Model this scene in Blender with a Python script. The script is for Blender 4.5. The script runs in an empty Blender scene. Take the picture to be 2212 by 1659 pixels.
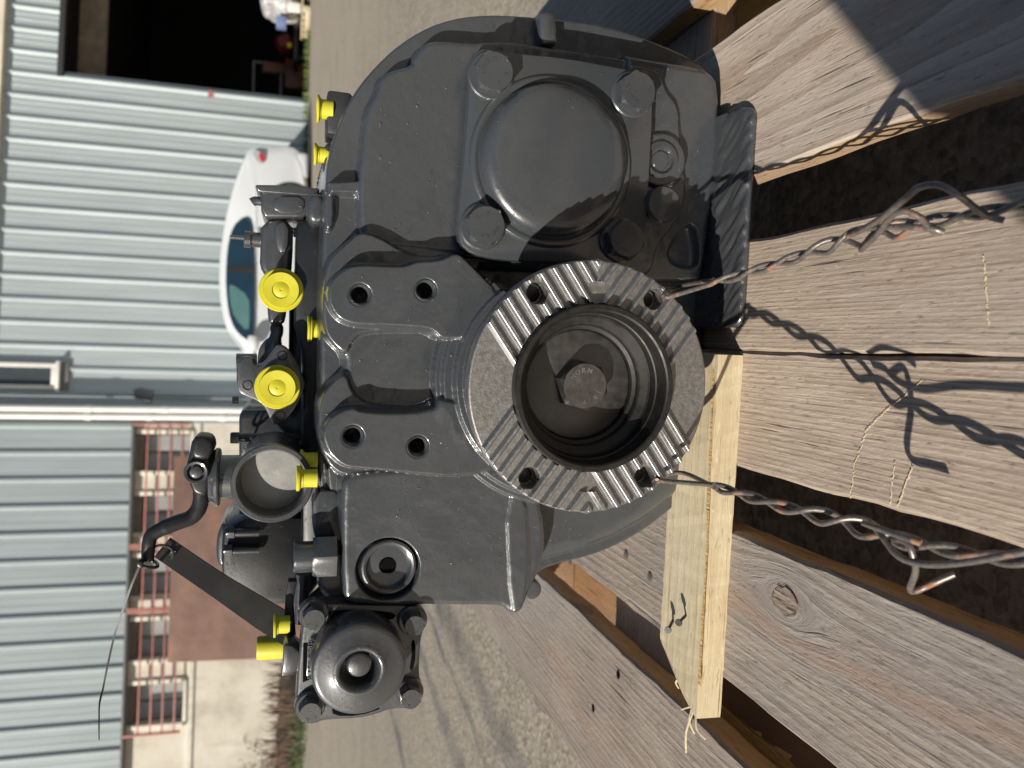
import bpy, bmesh, math, random
import numpy as np
from mathutils import Vector, Matrix

random.seed(7); rng = np.random.default_rng(7)
S = bpy.context.scene
COL = S.collection
R = math.radians

# ------------------------------------------------------------------ camera
# The phone was held upright and the picture file lies on its side: the image's right is the place's "down".
FPX, CXP, CYP = 1750.0, 1106.0, 829.5           # focal length and centre in a 2212 x 1659 picture
PITCH, ROLL = R(15.5), R(1.25)
DECK = 0.144                                     # pallet deck height
HC = DECK + 0.295                                # camera height
_F = Vector((0, math.cos(PITCH), -math.sin(PITCH)))
_U0 = Vector((0, math.sin(PITCH), math.cos(PITCH))); _R0 = Vector((1, 0, 0))
_R = _R0*math.cos(ROLL) + _U0*math.sin(ROLL)
_U = -_R0*math.sin(ROLL) + _U0*math.cos(ROLL)
CAM = Vector((0, 0, HC))
cd = bpy.data.cameras.new('camera'); cam = bpy.data.objects.new('camera', cd); COL.objects.link(cam)
cd.sensor_fit = 'HORIZONTAL'; cd.sensor_width = 36.0; cd.lens = FPX/2212*36
cd.clip_start = 0.02; cd.clip_end = 400
cd.dof.use_dof = True; cd.dof.focus_distance = 0.49; cd.dof.aperture_fstop = 11.5
m = Matrix.Identity(4)
for i in range(3):
    m[i][0] = -_U[i]; m[i][1] = _R[i]; m[i][2] = -_F[i]; m[i][3] = CAM[i]
cam.matrix_world = m
S.camera = cam
S.render.resolution_x, S.render.resolution_y = 1024, 768

# ------------------------------------------------------------------ sky, sun, exposure
SUN_TRAVEL = Vector((1.42, 1.22, -1.0)).normalized()
sun_elev = math.asin(-SUN_TRAVEL.z)
to_sun = -SUN_TRAVEL
w = bpy.data.worlds.new('World'); S.world = w; w.use_nodes = True
nt = w.node_tree; nt.nodes.clear()
sky = nt.nodes.new('ShaderNodeTexSky'); sky.sky_type = 'NISHITA'; sky.sun_disc = False
sky.sun_elevation = sun_elev; sky.sun_rotation = math.atan2(to_sun.x, to_sun.y)
sky.air_density = 1.0; sky.dust_density = 0.6; sky.ozone_density = 1.2
bg = nt.nodes.new('ShaderNodeBackground'); bg.inputs[1].default_value = 0.05
wo = nt.nodes.new('ShaderNodeOutputWorld')
nt.links.new(sky.outputs[0], bg.inputs[0]); nt.links.new(bg.outputs[0], wo.inputs[0])
sl = bpy.data.lights.new('sun', 'SUN'); sl.energy = 4.8; sl.angle = R(0.53); sl.color = (1.0, 0.925, 0.81)
so = bpy.data.objects.new('sun', sl); COL.objects.link(so)
so.rotation_euler = SUN_TRAVEL.to_track_quat('-Z', 'Y').to_euler(); so.location = (-6, -6, 6)
S.view_settings.view_transform = 'Standard'; S.view_settings.look = 'None'
S.view_settings.gamma = 1.0; S.view_settings.use_curve_mapping = False
S.view_settings.exposure = 0.42
S.cycles.use_denoising = True
S.cycles.max_bounces = 6

# ------------------------------------------------------------------ measuring helpers
def ray(x, y):
    return _F - _U*((x - CXP)/FPX) + _R*((CYP - y)/FPX)
def at_height(x, y, h):                           # point h above the pallet deck
    d = ray(x, y); return CAM + d*((DECK + h - HC)/d.z)
def at_z(x, y, z):
    d = ray(x, y); return CAM + d*((z - HC)/d.z)
def on_wall(x, y, Y0, slope=0.0):                 # point on the plane Y = Y0 + slope*X
    d = ray(x, y); return CAM + d*(Y0/(d.y - slope*d.x))
# the gear unit's own frame: x right, y away from us, z up from the deck, origin under the flange centre
UYAW = R(4.0)
_er = Vector((math.cos(UYAW), -math.sin(UYAW), 0)); _eb = Vector((math.sin(UYAW), math.cos(UYAW), 0))
DB = 0.013                                        # the flange stands this far in front of the unit's own zero
FLC = CAM + ray(1283, 838)*0.477
O = FLC + _eb*DB
ZO = O.z - DECK
_c = CAM - Vector((O.x, O.y, DECK))
_cl = Vector((_c.dot(_er), _c.dot(_eb), _c.z))
def PX(x, y, b):                                  # seen at picture point (x, y), b metres behind the flange face
    d = ray(x, y); dl = Vector((d.dot(_er), d.dot(_eb), d.z))
    return _cl + dl*((b - _cl.y)/dl.y)
def poly(pts, b):
    return [(lambda p: (p.x, p.z))(PX(x, y, b)) for x, y in pts]
def mm(px, b=0.05):                               # size of px picture points at depth b
    return px*(0.477 + b)/FPX
def chaikin(p, n=2):
    for _ in range(n):
        q = []
        for i in range(len(p)):
            a, b = p[i], p[(i+1) % len(p)]
            q += [tuple(.75*a[k]+.25*b[k] for k in range(len(a))), tuple(.25*a[k]+.75*b[k] for k in range(len(a)))]
        p = q
    return p
def smooth_path(p, n=6):                          # Catmull-Rom through the points
    out = []
    for i in range(len(p)-1):
        a, b, c, d = p[max(i-1, 0)], p[i], p[i+1], p[min(i+2, len(p)-1)]
        for k in range(n):
            t = k/n
            out.append(.5*((2*b) + (c-a)*t + (2*a-5*b+4*c-d)*t*t + (3*b-a-3*c+d)*t**3))
    out.append(p[-1]); return out

# ------------------------------------------------------------------ object helpers
def put(name, me, mat, parent=None, sharp=35):
    o = bpy.data.objects.new(name, me); COL.objects.link(o)
    if mat: me.materials.append(mat)
    if parent is not None: o.parent = parent
    if sharp is not None:
        me.polygons.foreach_set('use_smooth', [True]*len(me.polygons))
        me.set_sharp_from_angle(angle=R(sharp))
    return o
def from_bm(name, bm, mat, parent=None, sharp=35):
    me = bpy.data.meshes.new(name); bm.normal_update(); bm.to_mesh(me); bm.free()
    return put(name, me, mat, parent, sharp)
def tag(o, label, cat, group=None):
    o['label'] = label; o['category'] = cat
    if group: o['group'] = group
    return o
def thing(name, label, cat, loc=(0, 0, 0), rz=0.0, group=None):
    o = bpy.data.objects.new(name, None); COL.objects.link(o); o.location = loc; o.rotation_euler = (0, 0, rz)
    o.empty_display_size = 0.05
    return tag(o, label, cat, group)
def struct(o): o['kind'] = 'structure'; return o
def frame(axis):
    a = Vector(axis).normalized(); t = Vector((0, 0, 1)) if abs(a.z) < .9 else Vector((1, 0, 0))
    u = t.cross(a).normalized(); v = a.cross(u); return u, v, a
def bm_box(bm, c, s, rot=None):
    vs = []
    for dx in (-.5, .5):
        for dy in (-.5, .5):
            for dz in (-.5, .5):
                p = Vector((dx*s[0], dy*s[1], dz*s[2]))
                if rot: p = rot @ p
                vs.append(bm.verts.new(Vector(c) + p))
    for f in ((0, 1, 3, 2), (4, 6, 7, 5), (0, 4, 5, 1), (2, 3, 7, 6), (0, 2, 6, 4), (1, 5, 7, 3)):
        bm.faces.new([vs[i] for i in f])
    return vs
def bevel(bm, wd, seg=2, ang=25):
    bmesh.ops.recalc_face_normals(bm, faces=bm.faces)
    es = [e for e in bm.edges if len(e.link_faces) == 2 and e.calc_face_angle(0) > R(ang)]
    bmesh.ops.bevel(bm, geom=es, offset=wd, segments=seg, profile=.5, affect='EDGES', clamp_overlap=True)
def box(name, c, s, mat, parent=None, bev=.0, rot=None, seg=2):
    bm = bmesh.new(); bm_box(bm, c, s, rot)
    if bev: bevel(bm, bev, seg)
    return from_bm(name, bm, mat, parent)
def bm_lathe(bm, org, axis, prof, n=48, close=True):   # prof: (radius, distance along axis)
    u, v, a = frame(axis); org = Vector(org); rings = []
    for r, h in prof:
        if r < 1e-7:
            rings.append([bm.verts.new(org + a*h)])
        else:
            rings.append([bm.verts.new(org + a*h + (u*math.cos(t) + v*math.sin(t))*r) for t in (2*math.pi*k/n for k in range(n))])
    for A, B in zip(rings, rings[1:]):
        for k in range(n):
            k2 = (k+1) % n
            if len(A) == 1 and len(B) == 1: continue
            if len(A) == 1: bm.faces.new((A[0], B[k], B[k2]))
            elif len(B) == 1: bm.faces.new((A[k], A[k2], B[0]))
            else: bm.faces.new((A[k], A[k2], B[k2], B[k]))
    bmesh.ops.recalc_face_normals(bm, faces=bm.faces)
def lathe(name, org, axis, prof, mat, parent=None, n=48, sharp=30):
    bm = bmesh.new(); bm_lathe(bm, org, axis, prof, n); return from_bm(name, bm, mat, parent, sharp)
def bm_tube(bm, pts, rad, n=10, caps=True):
    rad = rad if isinstance(rad, (list, tuple)) else [rad]*len(pts)
    up = None; rings = []
    for i, p in enumerate(pts):
        t = (pts[min(i+1, len(pts)-1)] - pts[max(i-1, 0)]).normalized()
        if up is None:
            up = Vector((0, 0, 1)) if abs(t.z) < .9 else Vector((1, 0, 0))
        s = t.cross(up).normalized(); up = s.cross(t).normalized()
        rings.append([bm.verts.new(p + (s*math.cos(a) + up*math.sin(a))*rad[i]) for a in (2*math.pi*k/n for k in range(n))])
    for A, B in zip(rings, rings[1:]):
        for k in range(n): bm.faces.new((A[k], A[(k+1) % n], B[(k+1) % n], B[k]))
    if caps: bm.faces.new(rings[0][::-1]); bm.faces.new(rings[-1])
    bmesh.ops.recalc_face_normals(bm, faces=bm.faces)
def tube(name, pts, rad, mat, parent=None, n=10):
    bm = bmesh.new(); bm_tube(bm, [Vector(p) for p in pts], rad, n); return from_bm(name, bm, mat, parent, 40)
def bm_extrude(bm, p2, b0, b1):                    # (x, z) outline, from depth b0 (front) to b1 (back)
    A = [bm.verts.new((x, b0, z)) for x, z in p2]; B = [bm.verts.new((x, b1, z)) for x, z in p2]
    bm.faces.new(A); bm.faces.new(B[::-1])
    for i in range(len(A)):
        j = (i+1) % len(A); bm.faces.new((A[j], A[i], B[i], B[j]))
    bmesh.ops.recalc_face_normals(bm, faces=bm.faces)
def plate(name, pts, b0, b1, mat, parent, bev=.0015, sm=1, seg=2):   # outline read from the picture at depth b0
    p = poly(pts, b0)
    if sm: p = chaikin(p, sm)
    bm = bmesh.new(); bm_extrude(bm, p, b0, b1)
    if bev: bevel(bm, bev, seg, 50)
    return from_bm(name, bm, mat, parent, 40)
def bm_hex(bm, org, axis, af, h, rot=0.0, cham=.12):    # hexagon head, h towards the axis direction
    u, v, a = frame(axis); org = Vector(org); rc = af/2/math.cos(math.pi/6); rings = []
    N = 36
    def prad(t):
        q = (t % (math.pi/3)) - math.pi/6
        return af/2/math.cos(q)
    for hh, lim in ((0, None), (h*(1-cham*1.2), None), (h, af*.488), ):
        ring = []
        for k in range(N):
            t = 2*math.pi*k/N; r = prad(t)
            top = hh
            if lim is None and hh > 0: top = hh - max(0, r-af/2)*.45
            if lim: r = min(r, lim)
            ring.append(bm.verts.new(org + a*top + (u*math.cos(t+rot) + v*math.sin(t+rot))*r))
        rings.append(ring)
    for A, B in zip(rings, rings[1:]):
        for k in range(N): bm.faces.new((A[k], A[(k+1) % N], B[(k+1) % N], B[k]))
    bm.faces.new(rings[-1]); bm.faces.new(rings[0][::-1])
    bmesh.ops.recalc_face_normals(bm, faces=bm.faces)
def hexhead(name, org, axis, af, h, mat, parent, rot=0.0):
    bm = bmesh.new(); bm_hex(bm, org, axis, af, h, rot); return from_bm(name, bm, mat, parent, 22)
def text_mesh(s, size, depth):
    cu = bpy.data.curves.new('lettering', 'FONT'); cu.body = s; cu.size = size; cu.extrude = depth; cu.resolution_u = 2
    cu.align_x = 'CENTER'; cu.align_y = 'CENTER'
    t = bpy.data.objects.new('lettering', cu); COL.objects.link(t)
    bpy.context.view_layer.update()
    me = bpy.data.meshes.new_from_object(t.evaluated_get(bpy.context.evaluated_depsgraph_get()))
    bpy.data.objects.remove(t); bpy.data.curves.remove(cu)
    return me
def text_on_arc(name, s, org, r, a0, size, mat, parent):      # raised letters round a bolt head that faces us (-y)
    bm = bmesh.new()
    step = size*.95/r
    for i, ch in enumerate(s):
        a = a0 - (i-(len(s)-1)/2)*step
        me = text_mesh(ch, size, size*.07)
        rot = Matrix.Rotation(a - math.pi/2, 4, 'Z')
        tmp = bmesh.new(); tmp.from_mesh(me)
        bmesh.ops.transform(tmp, verts=tmp.verts, matrix=Matrix.Translation((r*math.cos(a), r*math.sin(a), 0)) @ rot)
        bmesh.ops.transform(tmp, verts=tmp.verts, matrix=Matrix.Translation(org) @ Matrix.Rotation(math.pi/2, 4, 'X'))
        m2 = bpy.data.meshes.new('t'); tmp.to_mesh(m2); tmp.free(); bm.from_mesh(m2); bpy.data.meshes.remove(m2); bpy.data.meshes.remove(me)
    return from_bm(name, bm, mat, parent, None)

# ------------------------------------------------------------------ materials
class NT:
    def __init__(s, name):
        s.m = bpy.data.materials.new(name); s.m.use_nodes = True; s.t = s.m.node_tree
        s.b = s.t.nodes['Principled BSDF']; s.x = None
    def n(s, k, **kw):
        nd = s.t.nodes.new(k)
        for a, v in kw.items(): setattr(nd, a, v)
        return nd
    def l(s, a, b): s.t.links.new(a, b)
    def coords(s, scale=(1, 1, 1), rnd=False, kind='Object'):
        tc = s.n('ShaderNodeTexCoord'); mp = s.n('ShaderNodeMapping'); mp.inputs['Scale'].default_value = scale
        src = tc.outputs[kind]
        if rnd:
            oi = s.n('ShaderNodeObjectInfo'); ad = s.n('ShaderNodeVectorMath', operation='MULTIPLY_ADD')
            cb = s.n('ShaderNodeCombineXYZ'); s.l(oi.outputs['Random'], cb.inputs[0]); s.l(oi.outputs['Random'], cb.inputs[1])
            s.l(cb.outputs[0], ad.inputs[0]); ad.inputs[1].default_value = (3.7, 11.3, 0); s.l(src, ad.inputs[2]); src = ad.outputs[0]
        s.l(src, mp.inputs['Vector']); return mp.outputs[0]
    def noise(s, vec, scale, detail=4, rough=.55, dist=0):
        nd = s.n('ShaderNodeTexNoise'); nd.inputs['Scale'].default_value = scale; nd.inputs['Detail'].default_value = detail
        nd.inputs['Roughness'].default_value = rough; nd.inputs['Distortion'].default_value = dist
        s.l(vec, nd.inputs['Vector']); return nd.outputs['Fac']
    def ramp(s, fac, stops, interp='LINEAR'):
        r = s.n('ShaderNodeValToRGB'); r.color_ramp.interpolation = interp
        el = r.color_ramp.elements
        while len(el) < len(stops): el.new(.5)
        for e, (p, c) in zip(el, stops):
            e.position = p; e.color = (*c, 1) if len(c) == 3 else c
        s.l(fac, r.inputs[0]); return r.outputs[0]
    def grey(s, fac, a, b, lo=.0, hi=1.):
        mr = s.n('ShaderNodeMapRange'); mr.inputs[1].default_value = lo; mr.inputs[2].default_value = hi
        mr.inputs[3].default_value = a; mr.inputs[4].default_value = b; s.l(fac, mr.inputs[0]); return mr.outputs[0]
    def mix(s, fac, a, b, mode='MIX'):
        mx = s.n('ShaderNodeMix', data_type='RGBA', blend_type=mode)
        if isinstance(fac, (int, float)): mx.inputs[0].default_value = fac
        else: s.l(fac, mx.inputs[0])
        for v, i in ((a, 6), (b, 7)):
            if isinstance(v, tuple): mx.inputs[i].default_value = (*v, 1)
            else: s.l(v, mx.inputs[i])
        return mx.outputs[2]
    def math(s, op, a, b=None):
        q = s.n('ShaderNodeMath', operation=op)
        for v, i in ((a, 0), (b, 1)):
            if v is None: continue
            if isinstance(v, (int, float)): q.inputs[i].default_value = v
            else: s.l(v, q.inputs[i])
        return q.outputs[0]
    def bump(s, h, strength=.3, dist=.001, prev=None):
        bp = s.n('ShaderNodeBump'); bp.inputs['Strength'].default_value = strength; bp.inputs['Distance'].default_value = dist
        s.l(h, bp.inputs['Height'])
        if prev is not None: s.l(prev, bp.inputs['Normal'])
        return bp.outputs[0]
    def set(s, **kw):
        for k, v in kw.items():
            i = s.b.inputs[k.replace('_', ' ')]
            if isinstance(v, tuple): i.default_value = (*v, 1) if len(v) == 3 else v
            elif isinstance(v, (int, float)): i.default_value = v
            else: s.l(v, i)
        return s.m

def simple(name, col, rough=.5, metal=0., var=.12, nscale=40, bumpd=0., bscale=200, spec=.5):
    t = NT(name); c = t.coords(); f = t.noise(c, nscale, 4)
    lo = tuple(max(0, x*(1-var)) for x in col); hi = tuple(min(1, x*(1+var)) for x in col)
    kw = dict(Base_Color=t.ramp(f, [(.3, lo), (.7, hi)]), Roughness=t.grey(f, rough*.85, min(1, rough*1.15), .3, .7), Metallic=metal)
    if bumpd: kw['Normal'] = t.bump(t.noise(c, bscale, 3), .4, bumpd)
    t.b.inputs['Specular IOR Level'].default_value = spec
    return t.set(**kw)

def paint_mat(name, col, rough=.34, orange=.00022, coat=.8):
    t = NT(name); c = t.coords()
    big = t.noise(c, 14, 3); fine = t.noise(c, 2200, 2); mid = t.noise(c, 420, 3); speck = t.noise(c, 1500, 1)
    rr = t.math('ADD', t.grey(big, rough-.07, rough+.09, .3, .7), t.grey(fine, -.05, .06, .35, .65))
    dust = t.grey(t.noise(c, 30, 5, .65), 0, .35, .52, .75)
    base = t.mix(dust, t.ramp(speck, [(.35, tuple(v*.9 for v in col)), (.62, col), (.80, tuple(v*1.15 for v in col))]), tuple(v*1.35+.006 for v in col))
    n = t.bump(mid, .28, orange*1.4); n = t.bump(fine, .55, orange, n); n = t.bump(t.grey(t.noise(c, 300, 2, .5), 0, 1, .70, .76), .7, .0006, n)
    return t.set(Base_Color=base, Roughness=rr, Normal=n, Metallic=0.0, Coat_Weight=coat, Coat_Roughness=.15, Coat_IOR=1.65)
M_PAINT = paint_mat('dark_grey_paint', (.047, .052, .059), .28, .00028)
M_PAINT2 = paint_mat('dark_grey_paint_satin', (.046, .051, .058), .31, .00018)
M_THICK = paint_mat('thick_brushed_paint', (.044, .047, .052), .22, .0004, 1.0)
M_PUMP = paint_mat('grey_cast_paint', (.044, .047, .052), .32, .00030)
M_SHADEPAINT = paint_mat('shade_black_paint', (.007, .0078, .010), .42, .0002, .35)  # near-black colour carries the shade deep among the valve and pump parts
M_FLOORGREY = simple('bare_grey_casting', (.30, .30, .295), .5, .2, .12, 120, .0004, 400)
M_BLACK = simple('black_plastic', (.018, .018, .02), .38, 0, .2, 60)
M_BLACKMATT = simple('black_steel', (.03, .031, .033), .5, .1, .3, 90)
M_HOLESHADE = simple('bore_shade_black', (.004, .004, .0045), .9, 0, .2, 200, spec=.05)  # near-black stands for the dark inside holes and beside the pump cap

def steel_mat(name, col, rough, pits=0.0, sc=160):
    t = NT(name); c = t.coords(); f = t.noise(c, sc, 6, .7); g = t.noise(c, 26, 4)
    p = t.noise(c, 700, 3, .7)
    col2 = t.mix(t.grey(g, 0, .55, .42, .68), t.ramp(f, [(.3, tuple(v*.80 for v in col)), (.55, col), (.75, tuple(min(1, v*1.12) for v in col))]), (col[0]*.82, col[1]*.80, col[2]*.77))
    n = t.bump(p, .25, .00012+pits); n = t.bump(f, .25, .0002, n)
    return t.set(Base_Color=col2, Roughness=t.grey(f, rough-.1, rough+.14, .3, .7), Metallic=.92, Normal=n)
M_STEEL = steel_mat('machined_steel', (.40, .405, .415), .40, .0001, 420)
M_STEELROUGH = steel_mat('blasted_steel', (.31, .305, .30), .5, .0009, 300)
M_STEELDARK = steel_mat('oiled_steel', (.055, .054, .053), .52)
M_STEELMID = steel_mat('phosphated_steel', (.17, .168, .163), .42)
def wire_mat():
    t = NT('rusty_wire'); c = t.coords(); f = t.noise(c, 70, 4, .6); g = t.noise(c, 420, 4)
    rust = t.grey(f, 0, 1, .55, .64)
    col = t.mix(rust, t.ramp(g, [(.3, (.12, .105, .095)), (.7, (.25, .22, .20))]), t.ramp(g, [(.3, (.19, .09, .055)), (.7, (.36, .18, .11))]))
    return t.set(Base_Color=col, Roughness=t.grey(rust, .36, .8), Metallic=t.grey(rust, .55, .05), Normal=t.bump(g, .3, .0003))
M_WIRE = wire_mat()
def yellow_mat():
    t = NT('yellow_plastic'); c = t.coords(); f = t.noise(c, 120, 3)
    t.b.inputs['Subsurface Weight'].default_value = .05; t.b.inputs['Subsurface Radius'].default_value = (.004, .003, .001)
    t.b.inputs['Subsurface Scale'].default_value = 1.0
    return t.set(Base_Color=t.ramp(f, [(.3, (.49, .455, .02)), (.7, (.545, .51, .032))]), Roughness=t.grey(f, .45, .6, .3, .7), Normal=t.bump(f, .1, .0004))
M_YELLOW = yellow_mat()

def wood_mat(name, dark, mid, light, ring=70, rel=.0012, stain=None, fib=900, wobble=.03, gw=.30, cool=(.29, .275, .265), knots=()):
    t = NT(name); c = t.coords((1, 1, 1), not knots)
    for kx, ky, am, sg in knots:
        sub = t.n('ShaderNodeVectorMath', operation='SUBTRACT'); t.l(c, sub.inputs[0]); sub.inputs[1].default_value = (kx, ky, 0)
        sc_ = t.n('ShaderNodeVectorMath', operation='MULTIPLY'); t.l(sub.outputs[0], sc_.inputs[0]); sc_.inputs[1].default_value = (1, .5, 0)
        ln = t.n('ShaderNodeVectorMath', operation='LENGTH'); t.l(sc_.outputs[0], ln.inputs[0])
        nz = t.n('ShaderNodeVectorMath', operation='NORMALIZE'); t.l(sc_.outputs[0], nz.inputs[0])
        g_ = t.math('MULTIPLY', t.math('EXPONENT', t.math('MULTIPLY', t.math('POWER', t.math('DIVIDE', ln.outputs['Value'], sg), 2.0), -1.0)), -am)
        mv = t.n('ShaderNodeVectorMath', operation='SCALE'); t.l(nz.outputs[0], mv.inputs[0]); t.l(g_, mv.inputs['Scale'])
        ad_ = t.n('ShaderNodeVectorMath', operation='ADD'); t.l(c, ad_.inputs[0]); t.l(mv.outputs[0], ad_.inputs[1]); c = ad_.outputs[0]
    def mapped(sc):
        mp = t.n('ShaderNodeMapping'); mp.inputs['Scale'].default_value = sc; t.l(c, mp.inputs['Vector']); return mp.outputs[0]
    lo = mapped((1, .055, 1)); wob = t.noise(lo, 11, 3, .5)
    comb = t.n('ShaderNodeVectorMath', operation='MULTIPLY_ADD'); cb = t.n('ShaderNodeCombineXYZ')
    t.l(wob, cb.inputs[0]); t.l(cb.outputs[0], comb.inputs[0]); comb.inputs[1].default_value = (wobble, 0, 0); t.l(lo, comb.inputs[2])
    wv = t.n('ShaderNodeTexWave'); wv.wave_profile = 'SAW'; wv.inputs['Scale'].default_value = ring; wv.inputs['Distortion'].default_value = 1.1
    wv.inputs['Detail'].default_value = 3; wv.inputs['Detail Scale'].default_value = 1.2; t.l(comb.outputs[0], wv.inputs['Vector'])
    grain = wv.outputs['Fac']
    fibre = t.noise(mapped((1, .025, 1)), fib, 4, .65); f2 = t.noise(mapped((1, .05, 1)), 260, 4, .6)
    blot = t.noise(mapped((1, .35, 1)), 16, 5, .6); crk = t.noise(mapped((1, .03, 1)), 330, 2, .5)
    fl = t.noise(mapped((1, .22, 1)), 420, 3, .6); fl2 = t.noise(mapped((1, .10, 1)), 150, 4, .6); wash = t.noise(mapped((1, .3, 1)), 5, 4, .6)
    col = t.ramp(t.math('ADD', t.math('MULTIPLY', grain, gw), t.math('ADD', t.math('MULTIPLY', f2, .40), t.math('MULTIPLY', fl2, .62-gw))), [(.26, dark), (.48, mid), (.80, light)])
    col = t.mix(t.grey(blot, 0, .5, .45, .72), col, tuple(v*.66 for v in mid))
    col = t.mix(t.grey(blot, .35, 0, .26, .45), col, light)
    col = t.mix(t.grey(wash, 0, .45, .5, .7), col, cool)
    if stain: col = t.mix(t.grey(t.noise(mapped((1, .12, 1)), 13, 3), 0, .75, .60, .68), col, stain)
    col = t.mix(t.grey(crk, .75, 0, .25, .33), col, tuple(v*.3 for v in dark))
    col = t.mix(t.grey(fl, .6, 0, .30, .40), col, tuple(v*.55 for v in dark)); col = t.mix(t.grey(fl, 0, .5, .63, .74), col, tuple(min(1, v*1.25) for v in light))
    col = t.mix(t.grey(fibre, .3, 0, .3, .5), col, tuple(v*.7 for v in dark))
    h = t.math('ADD', t.math('MULTIPLY', grain, .5), t.math('ADD', t.math('MULTIPLY', f2, .5), t.math('ADD', t.math('MULTIPLY', fibre, .4), t.math('MULTIPLY', fl, .9))))
    n = t.bump(h, .8, rel); n = t.bump(t.grey(crk, 0, 1, .25, .36), .6, rel*1.2, n)
    t.b.inputs['Specular IOR Level'].default_value = .25
    return t.set(Base_Color=col, Roughness=.78, Normal=n)
M_WOODS = [wood_mat('weathered_board_a', (.195, .14, .105), (.365, .292, .232), (.53, .445, .365), 95, .0009, None, 900, .02),
           wood_mat('weathered_board_b', (.15, .12, .096), (.275, .23, .193), (.41, .355, .305), 48, .0012, (.31, .215, .16), 900, .06),
           wood_mat('weathered_board_c', (.19, .138, .105), (.352, .285, .228), (.50, .425, .35), 120, .0009, None, 900, .015),
           wood_mat('weathered_board_d', (.255, .195, .15), (.405, .335, .272), (.53, .455, .385), 20, .0007, (.33, .23, .17), 900, .16, .34)]
M_WOODBROWN = wood_mat('raw_brown_wood', (.17, .09, .045), (.29, .165, .085), (.39, .24, .13), 60, .0008)
M_KNOT = wood_mat('grey_knot', (.10, .075, .06), (.24, .19, .155), (.36, .31, .27), 90, .002, (.30, .16, .10), 600, .12)
M_WOODSIDE = wood_mat('raw_board_edge', (.24, .13, .06), (.42, .27, .14), (.56, .40, .23), 40, .0009)
M_WOODFRESH = wood_mat('fresh_pine', (.42, .315, .18), (.56, .475, .315), (.64, .575, .43), 34, .0005, (.44, .42, .36), 900, .03, .22, (.56, .53, .45))
M_WOODSAWN = wood_mat('sawn_end', (.5, .28, .09), (.68, .45, .18), (.78, .58, .3), 80, .0015)
def ground_mat():
    t = NT('worn_concrete'); c = t.coords()
    st = t.noise(c, 52, 5, .72); vo = t.n('ShaderNodeTexVoronoi'); vo.inputs['Scale'].default_value = 95; t.l(c, vo.inputs['Vector'])
    big = t.noise(c, .5, 4); mid = t.noise(c, 3.5, 5)
    st2 = t.noise(c, 170, 3, .6)
    col = t.ramp(t.math('ADD', t.math('MULTIPLY', st, .6), t.math('MULTIPLY', st2, .4)), [(.36, (.075, .064, .05)), (.47, (.215, .183, .14)), (.56, (.33, .285, .22)), (.66, (.50, .445, .36))])
    bw = t.n('ShaderNodeRGBToBW'); t.l(vo.outputs['Color'], bw.inputs[0]); col = t.mix(t.grey(bw.outputs[0], 0, .6, .45, .8), col, (.40, .355, .29)); col = t.mix(t.grey(bw.outputs[0], .5, 0, .2, .4), col, (.16, .145, .125))
    col = t.mix(t.grey(big, 0, .45, .4, .65), col, (.36, .315, .25)); col = t.mix(t.grey(mid, .45, 0, .3, .45), col, (.18, .165, .15))
    # dark streaks beside the pallet
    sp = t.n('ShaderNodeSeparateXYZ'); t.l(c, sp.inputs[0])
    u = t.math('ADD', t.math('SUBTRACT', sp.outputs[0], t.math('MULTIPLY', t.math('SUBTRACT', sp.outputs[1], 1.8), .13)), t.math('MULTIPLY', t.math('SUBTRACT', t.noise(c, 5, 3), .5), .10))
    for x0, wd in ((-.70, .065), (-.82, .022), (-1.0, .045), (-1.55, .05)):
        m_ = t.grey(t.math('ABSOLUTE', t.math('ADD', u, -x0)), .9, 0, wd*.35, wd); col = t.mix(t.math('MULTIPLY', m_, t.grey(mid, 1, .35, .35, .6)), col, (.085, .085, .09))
    mp = t.n('ShaderNodeMapping'); mp.inputs['Scale'].default_value = (.25, 1.6, 1); mp.inputs['Rotation'].default_value = (0, 0, .06); t.l(c, mp.inputs['Vector'])
    streak = t.noise(mp.outputs[0], 2.3, 3, .5); col = t.mix(t.grey(streak, .5, 0, .30, .42), col, (.17, .165, .155))
    n = t.bump(vo.outputs['Distance'], .5, .004); n = t.bump(st, .5, .003, n)
    return t.set(Base_Color=col, Roughness=.85, Normal=n)
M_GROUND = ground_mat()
M_SOIL = simple('dark_soil', (.055, .042, .028), .95, 0, .5, 25, .02, 60)
def clad_mat(name, col):
    t = NT(name); c = t.coords((1, 1, .06)); f = t.noise(c, 9, 5, .6); c2 = t.coords(); g = t.noise(c2, 1.2, 5, .6); s = t.noise(c2, 60, 3)
    k = t.ramp(f, [(.3, tuple(v*.86 for v in col)), (.7, tuple(v*1.08 for v in col))])
    k = t.mix(t.grey(g, 0, .4, .5, .75), k, (col[0]*.98, col[1]*.97, col[2]*.86))
    return t.set(Base_Color=k, Roughness=t.grey(s, .36, .52, .3, .7), Metallic=.35, Normal=t.bump(g, .2, .01))
M_CLAD = clad_mat('galvanised_sheet', (.44, .495, .515))
M_CLAD2 = clad_mat('galvanised_fascia', (.355, .405, .425))
M_WHITE = simple('white_enamel', (.72, .71, .68), .4, 0, .06, 6)
M_CREAM = simple('cream_roof_edge', (.68, .63, .52), .7, 0, .15, 4)
def plaster_mat():
    t = NT('stained_plaster'); c = t.coords(); a = t.noise(c, 1.6, 6, .62); b = t.noise(c, 22, 5); mp = t.coords((1, 1, .2)); d = t.noise(mp, 7, 4)
    col = t.ramp(a, [(.3, (.42, .38, .32)), (.5, (.58, .54, .46)), (.7, (.66, .63, .56))])
    col = t.mix(t.grey(d, .35, 0, .3, .45), col, (.36, .30, .24))
    return t.set(Base_Color=col, Roughness=.9, Normal=t.bump(b, .4, .01))
M_PLASTER = plaster_mat()
M_STONE = simple('pale_sill_stone', (.66, .63, .54), .8, 0, .12, 12)
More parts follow.
